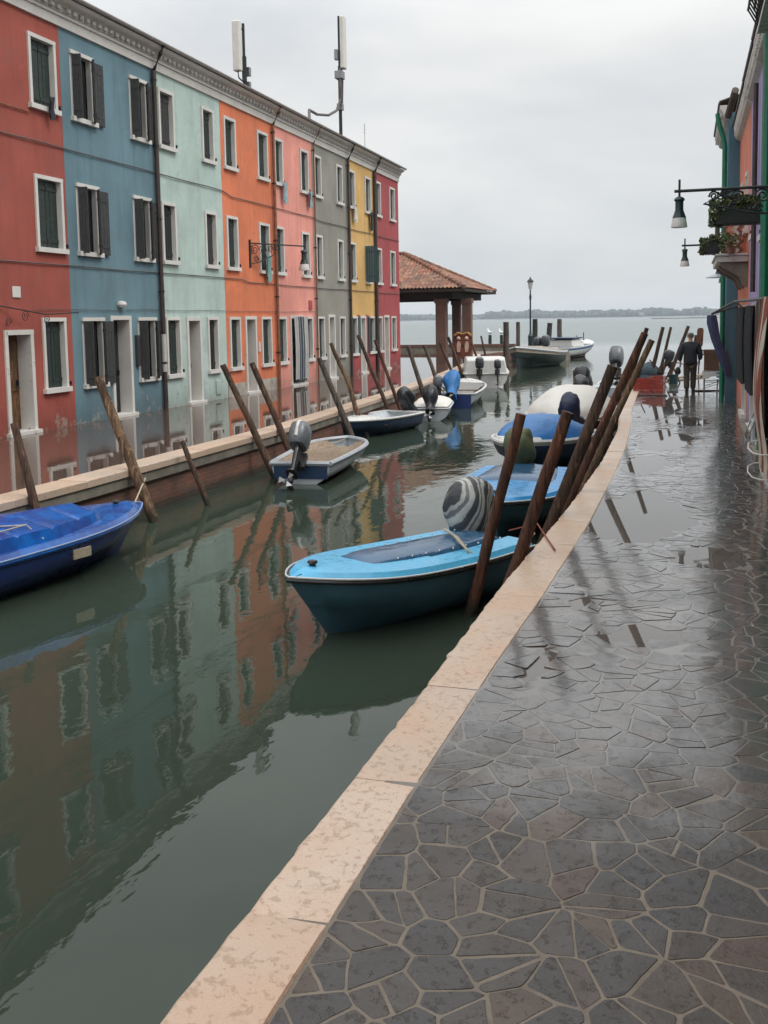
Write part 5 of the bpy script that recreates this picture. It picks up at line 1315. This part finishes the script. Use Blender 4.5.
m.build('nets', M['net'], t, smooth=True)
m = MB()
for k in range(9): m = MB(); a = Vector((random.uniform(-.6, .9), random.uniform(-.3, .3), random.uniform(.1, .5))); m.tube([a, a+Vector((random.uniform(-.4, .5), .1, random.uniform(.15, .6)))], .022, 6); m.build('stick', M['pole'], t)
m = MB(); m.lathe([(.13, 0), (.15, .28), (.155, .3), (.13, .3), (.12, .05)], (.95, .1, 0), 14); m.build('bucket', M['shutter_teal'], t)
p = onz(672, 383, 0); t = thing('outboard_on_stand', 'small dark outboard motor resting on a stand beside the heap of nets', 'motor', (p.x, p.y, 0))
m = MB(); m.box(-.02, .02, -.2, .2, .45, .7); 
for sx in (-1, 1): 
    for sy in (-1, 1): m.tube([(0, .15*sy, .6), (.25*sx, .2*sy, 0)], .02, 5)
m.build('stand', M['pole'], t); motor_mesh(t, (-.03, 0, .6), 0, R(20), s=.8, cowl='cowl_dark')
t = thing('plank', 'long pale plank lying on the wet quay behind the walking person', 'plank', tuple(onz(681, 378, .03)))
t.rotation_euler = (0, 0, R(62))
m = MB(); m.box(-1.9, 1.9, -.12, .12, 0, .05); m.build('board', M['floor_wood'], t, bevel=.004)
m = MB(); m.box(-1.7, -1.6, -.11, .11, -.028, -.001); m.box(1.6, 1.7, -.11, .11, -.028, -.001); m.build('batten', M['pole'], t)
# folding table with boxes
p = onz(713, 391, 0)
t = thing('folding_table', 'grey metal folding table standing by the last house', 'table', (.80, 30.2, 0))
m = MB(); m.box(-.36, .36, -.45, .45, .56, .60); m.build('table_top', M['gel_grey'], t, bevel=.006)
for sx in (-1, 1):
    for sy in (-1, 1): m = MB(); m.tube([(.32*sx, .4*sy, 0), (.32*sx, .4*sy, .56)], .018, 6); m.build('leg', M['steel'], t)
m = MB(); 
for sy in (-.4, .4): m.tube([(-.32, sy, .30), (.32, sy, .30)], .012, 5); m.tube([(-.32, sy, .12), (.32, sy, .35)], .010, 5)
m.build('brace', M['steel'], t)
m = MB(); m.grid(lambda u, v: (-.38+.76*u, -.465, .60-.22*v*(1-.4*math.sin(u*3.1))-.0), 12, 4); m.grid(lambda u, v: (-.38+.76*u, -.47+.94*v, .606+.01*math.sin(u*9)), 8, 8); o = m.build('table_cloth', M['white_tarp'], smooth=True, recalc=False); o.location = (.80, 30.2, 0); tag(o, 'pale cloth draped over the front of the folding table', 'cloth')
for k, (lab, x, y, w, d, h, z, mt) in enumerate((('open brown cardboard box, lower one on the folding table', -.02, 0, .62, .5, .46, .62, 'card'), ('flattened orange brown box on top of the cardboard box', -.01, 0, .68, .5, .12, 1.085, 'card'))):
    if 'card' not in M: M['card'] = paint('cardboard', (.11, .055, .032), .8, .25, 5)
    m = MB(); m.box(x-w/2, x+w/2, y-d/2, y+d/2, z, z+h); m.box(x-w/2-.06, x-w/2, y-d/2, y+d/2, z+h-.03, z+h-.01)
    o = m.build('cardboard_box', M['card'], bevel=.008); o.location = (.80, 30.2, 0); tag(o, lab, 'box')
t = thing('stacked_chairs', 'two stacked blue plastic chairs between the folding table and the wall', 'chairs', (WX-.22, 29.0, 0))
m = MB()
for k in range(3): m.box(-.2, .2, -.2, .2, .38+k*.1, .41+k*.1); m.box(.15, .19, -.2, .2, .42+k*.1, .82+k*.1)
m.build('seat', paint('chair_blue', (.05, .12, .22), .4), t, bevel=.008)
for sx in (-1, 1):
    for sy in (-1, 1): m = MB(); m.tube([(.18*sx, .18*sy, 0), (.17*sx, .17*sy, .4)], .016, 6); m.build('leg', M['steel'], t)
p = onz(655, 394, .004)
for (lab, px, py) in (('dark flat slat lying in the puddle before the crates', 652, 396), ('dark flat slat lying beside the table', 707, 391)):
    p = onz(px, py, .005); m = MB(); m.box(-.4, .4, -.05, .05, 0, .03); o = m.build('loose_slat', M['pole'], bevel=.004); o.location = p; o.rotation_euler = (0, 0, .12); tag(o, lab, 'loose_slat')  # flat cut wooden slats lying loose on the quay

# ------------------------------------------------------------------ person walking away
def skin(name, chains, mat, parent=None, sub=2, root=0):
    """chains: list of (points, radii) sharing vertices by equal coordinates"""
    V = []; E = []; Rr = []
    def vid(p, r):
        for i, q in enumerate(V):
            if (Vector(q)-Vector(p)).length < 1e-4: return i
        V.append(tuple(p)); Rr.append(r); return len(V)-1
    for pts, rs in chains:
        ids = [vid(p, r) for p, r in zip(pts, rs)]
        E += [(a, b) for a, b in zip(ids, ids[1:])]
    me = bpy.data.meshes.new(name); me.from_pydata(V, E, []); o = bpy.data.objects.new(name, me); COL.objects.link(o)
    md = o.modifiers.new('s', 'SKIN'); md.use_smooth_shade = True
    for i, r in enumerate(Rr):
        sv = me.skin_vertices[0].data[i]; sv.radius = (r, r) if not isinstance(r, tuple) else r; sv.use_root = (i == root)
    ms = o.modifiers.new('u', 'SUBSURF'); ms.levels = sub; ms.render_levels = sub
    dg = bpy.context.evaluated_depsgraph_get(); me2 = bpy.data.meshes.new_from_object(o.evaluated_get(dg)); 
    o.modifiers.clear(); o.data = me2; me2.materials.clear(); me2.materials.append(mat)
    me2.polygons.foreach_set('use_smooth', [True]*len(me2.polygons))
    if parent is not None: o.parent = parent
    return o
pp = onz(690, 392, 0)
per = thing('person', 'person in a dark jacket and olive trousers walking away along the wet quay', 'person', (pp.x, pp.y, 0), R(3))
skinm = paint('skin', (.42, .25, .18), .5, .08)
hip = (0, 0, .90)
body = skin('body', [([hip, (0, .0, 1.10), (0, .01, 1.32), (0, .03, 1.42), (0, .06, 1.49), (0, .08, 1.57), (0, .085, 1.64)], [(.13, .10), (.13, .10), (.15, .10), (.09, .07), .05, (.075, .09), (.065, .08)]),
    ([hip, (-.09, 0, .84), (-.10, .02, .48), (-.10, -.10, .12), (-.10, -.04, .05), (-.10, .08, .035)], [(.13, .10), .085, .055, .04, .035, .03]),
    ([hip, (.09, 0, .84), (.09, .05, .48), (.08, .06, .10), (.08, .10, .05), (.08, .22, .035)], [(.13, .10), .085, .055, .04, .035, .03]),
    ([(0, .01, 1.32), (-.18, .02, 1.34), (-.26, .02, 1.10), (-.27, .08, .86)], [(.15, .10), .055, .042, .03]),
    ([(-.27, .08, .86), (-.275, .10, .79)], [.03, .03]), ([(-.275, .10, .79), (-.27, .12, .73), (-.26, .13, .70)], [.03, .011, .009]), ([(-.275, .10, .79), (-.285, .11, .72), (-.28, .12, .69)], [.03, .011, .009]),
    ([(-.275, .10, .79), (-.25, .13, .77)], [.03, .010]), ([(-.275, .10, .79), (-.29, .09, .72), (-.288, .10, .695)], [.03, .010, .008]), ([(-.275, .10, .79), (-.262, .08, .725)], [.03, .010]),
    ([(0, .01, 1.32), (.18, .02, 1.34), (.26, .0, 1.10), (.25, .12, .90)], [(.15, .10), .055, .042, .03]),
    ([(.25, .12, .90), (.25, .15, .84)], [.03, .03]), ([(.25, .15, .84), (.25, .17, .78), (.24, .18, .75)], [.03, .011, .009]), ([(.25, .15, .84), (.262, .16, .77)], [.03, .011]), ([(.25, .15, .84), (.225, .17, .82)], [.03, .010]), ([(.25, .15, .84), (.27, .14, .775)], [.03, .010]), ([(.25, .15, .84), (.238, .13, .78)], [.03, .010])],
    skinm, per)
jk = cloth('jacket_dark', (.018, .020, .026), .3, .75, 8)
skin('jacket', [([(0, 0, .74), (0, -.0, 0.92), (0, .0, 1.18), (0, .01, 1.33), (0, .035, 1.43)], [(.21, .16), (.21, .16), (.20, .145), (.19, .13), (.09, .08)]),
    ([(0, .01, 1.33), (-.19, .02, 1.34), (-.27, .02, 1.10), (-.29, .08, .88)], [(.19, .13), .095, .085, .065]),
    ([(0, .01, 1.33), (.19, .02, 1.34), (.27, .0, 1.10), (.27, .11, .92)], [(.19, .13), .095, .085, .065])], jk, per)
skin('trousers', [([(0, 0, .88), (-.09, 0, .78), (-.10, .02, .48), (-.10, -.09, .07)], [(.17, .14), .115, .09, .085]), ([(0, 0, .88), (.09, 0, .78), (.09, .05, .48), (.08, .06, .07)], [(.17, .14), .115, .09, .085])], cloth('trousers_olive', (.06, .05, .034), .2, .85, 8), per)
for sx, y0, z0 in ((-1, -.07, .0), (1, .06, .0)):
    m = MB(); m.loft([[(sx*.09+dx, y0+y, z) for dx, y, z in ((-.05*k, a, 0), (.05*k, a, 0), (.045*k, a, h), (-.045*k, a, h))] for a, k, h in ((-.06, .8, .11), (.0, 1, .13), (.10, 1, .075), (.19, .8, .05))]); m.build('shoe', M['rubber'], per, smooth=True)
m = MB(); rings = []
for z, r in ((1.585, .083), (1.62, .092), (1.66, .088), (1.69, .06), (1.70, .02)): rings.append([(r*math.cos(2*math.pi*j/14), .075-.012+r*1.12*math.sin(2*math.pi*j/14), z) for j in range(14) ])
m.loft(rings); m.build('hair', paint('hair_grey', (.16, .13, .11), .8, .2, 20), per, smooth=True)
m = MB(); m.lathe([(0, 0), (.02, -.01), (.022, .02), (0, .035)], (-.078, .08, 1.57), 8); m.lathe([(0, 0), (.02, -.01), (.022, .02), (0, .035)], (.078, .08, 1.57), 8); m.build('ears', skinm, per, smooth=True)
m = MB(); m.loft([[(-.31+w*math.cos(2*math.pi*j/10), .12+w*.6*math.sin(2*math.pi*j/10), z) for j in range(10)] for z, w in ((.72, .02), (.66, .07), (.56, .085), (.50, .05))]); o = m.build('carried_bag', M['black_cover'], smooth=True); o.location = (pp.x-.03, pp.y, 0); tag(o, 'small dark bag held in the left hand of the walking person', 'bag')

# ------------------------------------------------------------------ far shore
m = MB()
rings = []
for i in range(161):
    x = -2600+i*32; y = 2450+70*math.sin(i*.13)+40*noise.noise(Vector((i*.2, 0, 0)))
    rings.append([(x, y-60, ZW-.5), (x, y, .9), (x, y+500, 2.5), (x, y+520, ZW-.5)])
m.loft(rings, closed=False); struct(m.build('distant_shore', concrete('distant_land', (.10, .09, .07)), recalc=False))
m = MB()
for i in range(2400):
    x = random.uniform(-2500, 2300); y = 2480+random.uniform(0, 160)+70*math.sin((x+2600)/32*.13)
    hgt = 9+12*max(0, noise.noise(Vector((x*.004, 2, 0)))+.25)+5*noise.noise(Vector((x*.02, 5, 0)))+random.uniform(-2, 3); w = random.uniform(9, 20); hgt = max(5, hgt*1.35)
    for q in range(3):
        c = Vector((x+random.uniform(-w, w)*.6, y+random.uniform(-5, 5), hgt*random.uniform(.35, .62))); r = w*random.uniform(.35, .6); rz_ = hgt*.42
        rings = [[(c.x+r*math.sin(a)*math.cos(b)*random.uniform(.8, 1.15), c.y+r*math.sin(a)*math.sin(b), c.z-rz_*math.cos(a)*random.uniform(.85, 1.15)) for b in (0, 1.05, 2.1, 3.14, 4.19, 5.24)] for a in (.3, 1.0, 1.7, 2.5)]
        m.loft(rings)
tag(m.build('distant_wood', paint('distant_trees', (.045, .06, .035), .9, .3, .02), recalc=False), 'hazy line of low trees on the far shore of the lagoon', 'trees', kind='stuff')
m = MB()
for i in range(18):
    x = random.uniform(-1900, 1800); w = random.uniform(10, 26); h = random.uniform(7, 13); y = 2405+70*math.sin((x+2600)/32*.13); m.box(x, x+w, y, y+10, 0, h*.65)
    m.add([(x, y, h*.65), (x+w, y, h*.65), (x+w, y+10, h*.65), (x, y+10, h*.65), (x, y+5, h), (x+w, y+5, h)], [(0, 1, 5, 4), (2, 3, 4, 5), (1, 2, 5), (0, 4, 3)])
tag(m.build('distant_village', concrete('distant_walls', (.18, .16, .15)), recalc=False), 'tiny pale buildings scattered along the far shore', 'buildings', kind='stuff')
m = MB(); a = onz(610, 319.5, ZW); 
m.loft([[(x, 900+15*math.sin(x*.01), ZW-.3), (x, 903+15*math.sin(x*.01), ZW+.9+.25*noise.noise(Vector((x*.05, 0, 0)))), (x, 909+15*math.sin(x*.01), ZW-.3)] for x in range(-30, 420, 6)], closed=False); tag(m.build('breakwater', concrete('breakwater_stone', (.07, .065, .06)), recalc=False), 'thin dark breakwater lying on the lagoon in front of the far shore', 'breakwater')

# ------------------------------------------------------------------ haze
HZ = 1.0
m = MB(); m.box(-3200, 3200, -80, 3300, -4, 30); hz = m.build('haze', bpy.data.materials.new('haze_air')); hz['kind'] = 'stuff'; hz['label'] = 'thin pale haze over the lagoon'; hz['category'] = 'haze'
hm = hz.data.materials[0]; hm.use_nodes = True; nt = hm.node_tree; nt.nodes.remove(nt.nodes['Principled BSDF']); pv = nt.nodes.new('ShaderNodeVolumePrincipled'); pv.inputs['Density'].default_value = .00022; pv.inputs['Color'].default_value = (.80, .90, 1.0, 1); pv.inputs['Anisotropy'].default_value = 0.0
nt.links.new(pv.outputs[0], nt.nodes['Material Output'].inputs['Volume'])

# ------------------------------------------------------------------ world and sun
SUN_EL, SUN_AZ = R(52), R(105)     # azimuth from +Y towards +X; hazy sun behind cloud
wd = bpy.data.worlds.new('World'); sc.world = wd; wd.use_nodes = True; nt = wd.node_tree; bg = nt.nodes['Background']
sky = nt.nodes.new('ShaderNodeTexSky'); sky.sky_type = 'NISHITA'; sky.sun_disc = False; sky.sun_elevation = SUN_EL; sky.sun_rotation = SUN_AZ
tc = nt.nodes.new('ShaderNodeTexCoord'); sx = nt.nodes.new('ShaderNodeSeparateXYZ'); nt.links.new(tc.outputs['Generated'], sx.inputs[0])
mp = nt.nodes.new('ShaderNodeMapping'); mp.inputs['Scale'].default_value = (1, 1, 2.6); nt.links.new(tc.outputs['Generated'], mp.inputs[0])
nz = nt.nodes.new('ShaderNodeTexNoise'); nz.inputs['Scale'].default_value = 2.3; nz.inputs['Detail'].default_value = 5; nz.inputs['Roughness'].default_value = .5; nz.inputs['Distortion'].default_value = .3; nt.links.new(mp.outputs[0], nz.inputs['Vector'])
cr = nt.nodes.new('ShaderNodeValToRGB'); cr.color_ramp.elements[0].position = .32; cr.color_ramp.elements[0].color = (.78, .82, .86, 1); cr.color_ramp.elements[1].position = .66; cr.color_ramp.elements[1].color = (1.15, 1.15, 1.13, 1); nt.links.new(nz.outputs['Fac'], cr.inputs[0])
# overcast brightness grows towards the zenith
zr_ = nt.nodes.new('ShaderNodeMapRange'); zr_.inputs[1].default_value = .25; zr_.inputs[2].default_value = 1.0; zr_.inputs[3].default_value = 8.2; zr_.inputs[4].default_value = 24.0; nt.links.new(sx.outputs[2], zr_.inputs[0])
ml = nt.nodes.new('ShaderNodeVectorMath'); ml.operation = 'SCALE'; nt.links.new(cr.outputs[0], ml.inputs[0]); nt.links.new(zr_.outputs[0], ml.inputs['Scale'])
mx = nt.nodes.new('ShaderNodeMix'); mx.data_type = 'RGBA'; mx.inputs[0].default_value = .93; nt.links.new(sky.outputs[0], mx.inputs[6]); nt.links.new(ml.outputs[0], mx.inputs[7])
nt.links.new(mx.outputs[2], bg.inputs[0]); bg.inputs[1].default_value = .10
sd = bpy.data.lights.new('sun', 'SUN'); sd.energy = 1.5; sd.angle = R(25); sd.color = (1, .96, .9); so = bpy.data.objects.new('sun', sd); COL.objects.link(so)
dv = Vector((math.sin(SUN_AZ)*math.cos(SUN_EL), math.cos(SUN_AZ)*math.cos(SUN_EL), math.sin(SUN_EL))); so.rotation_euler = dv.to_track_quat('Z', 'Y').to_euler(); so.location = (0, 0, 60)

vs = sc.view_settings; sc.display_settings.display_device = 'sRGB'; vs.view_transform = 'Standard'; vs.look = 'None'; vs.exposure = 0; vs.gamma = 1; vs.use_curve_mapping = False
try: sc.cycles.max_bounces = 6; sc.cycles.volume_bounces = 0; sc.cycles.diffuse_bounces = 3; sc.cycles.glossy_bounces = 4
except Exception: pass
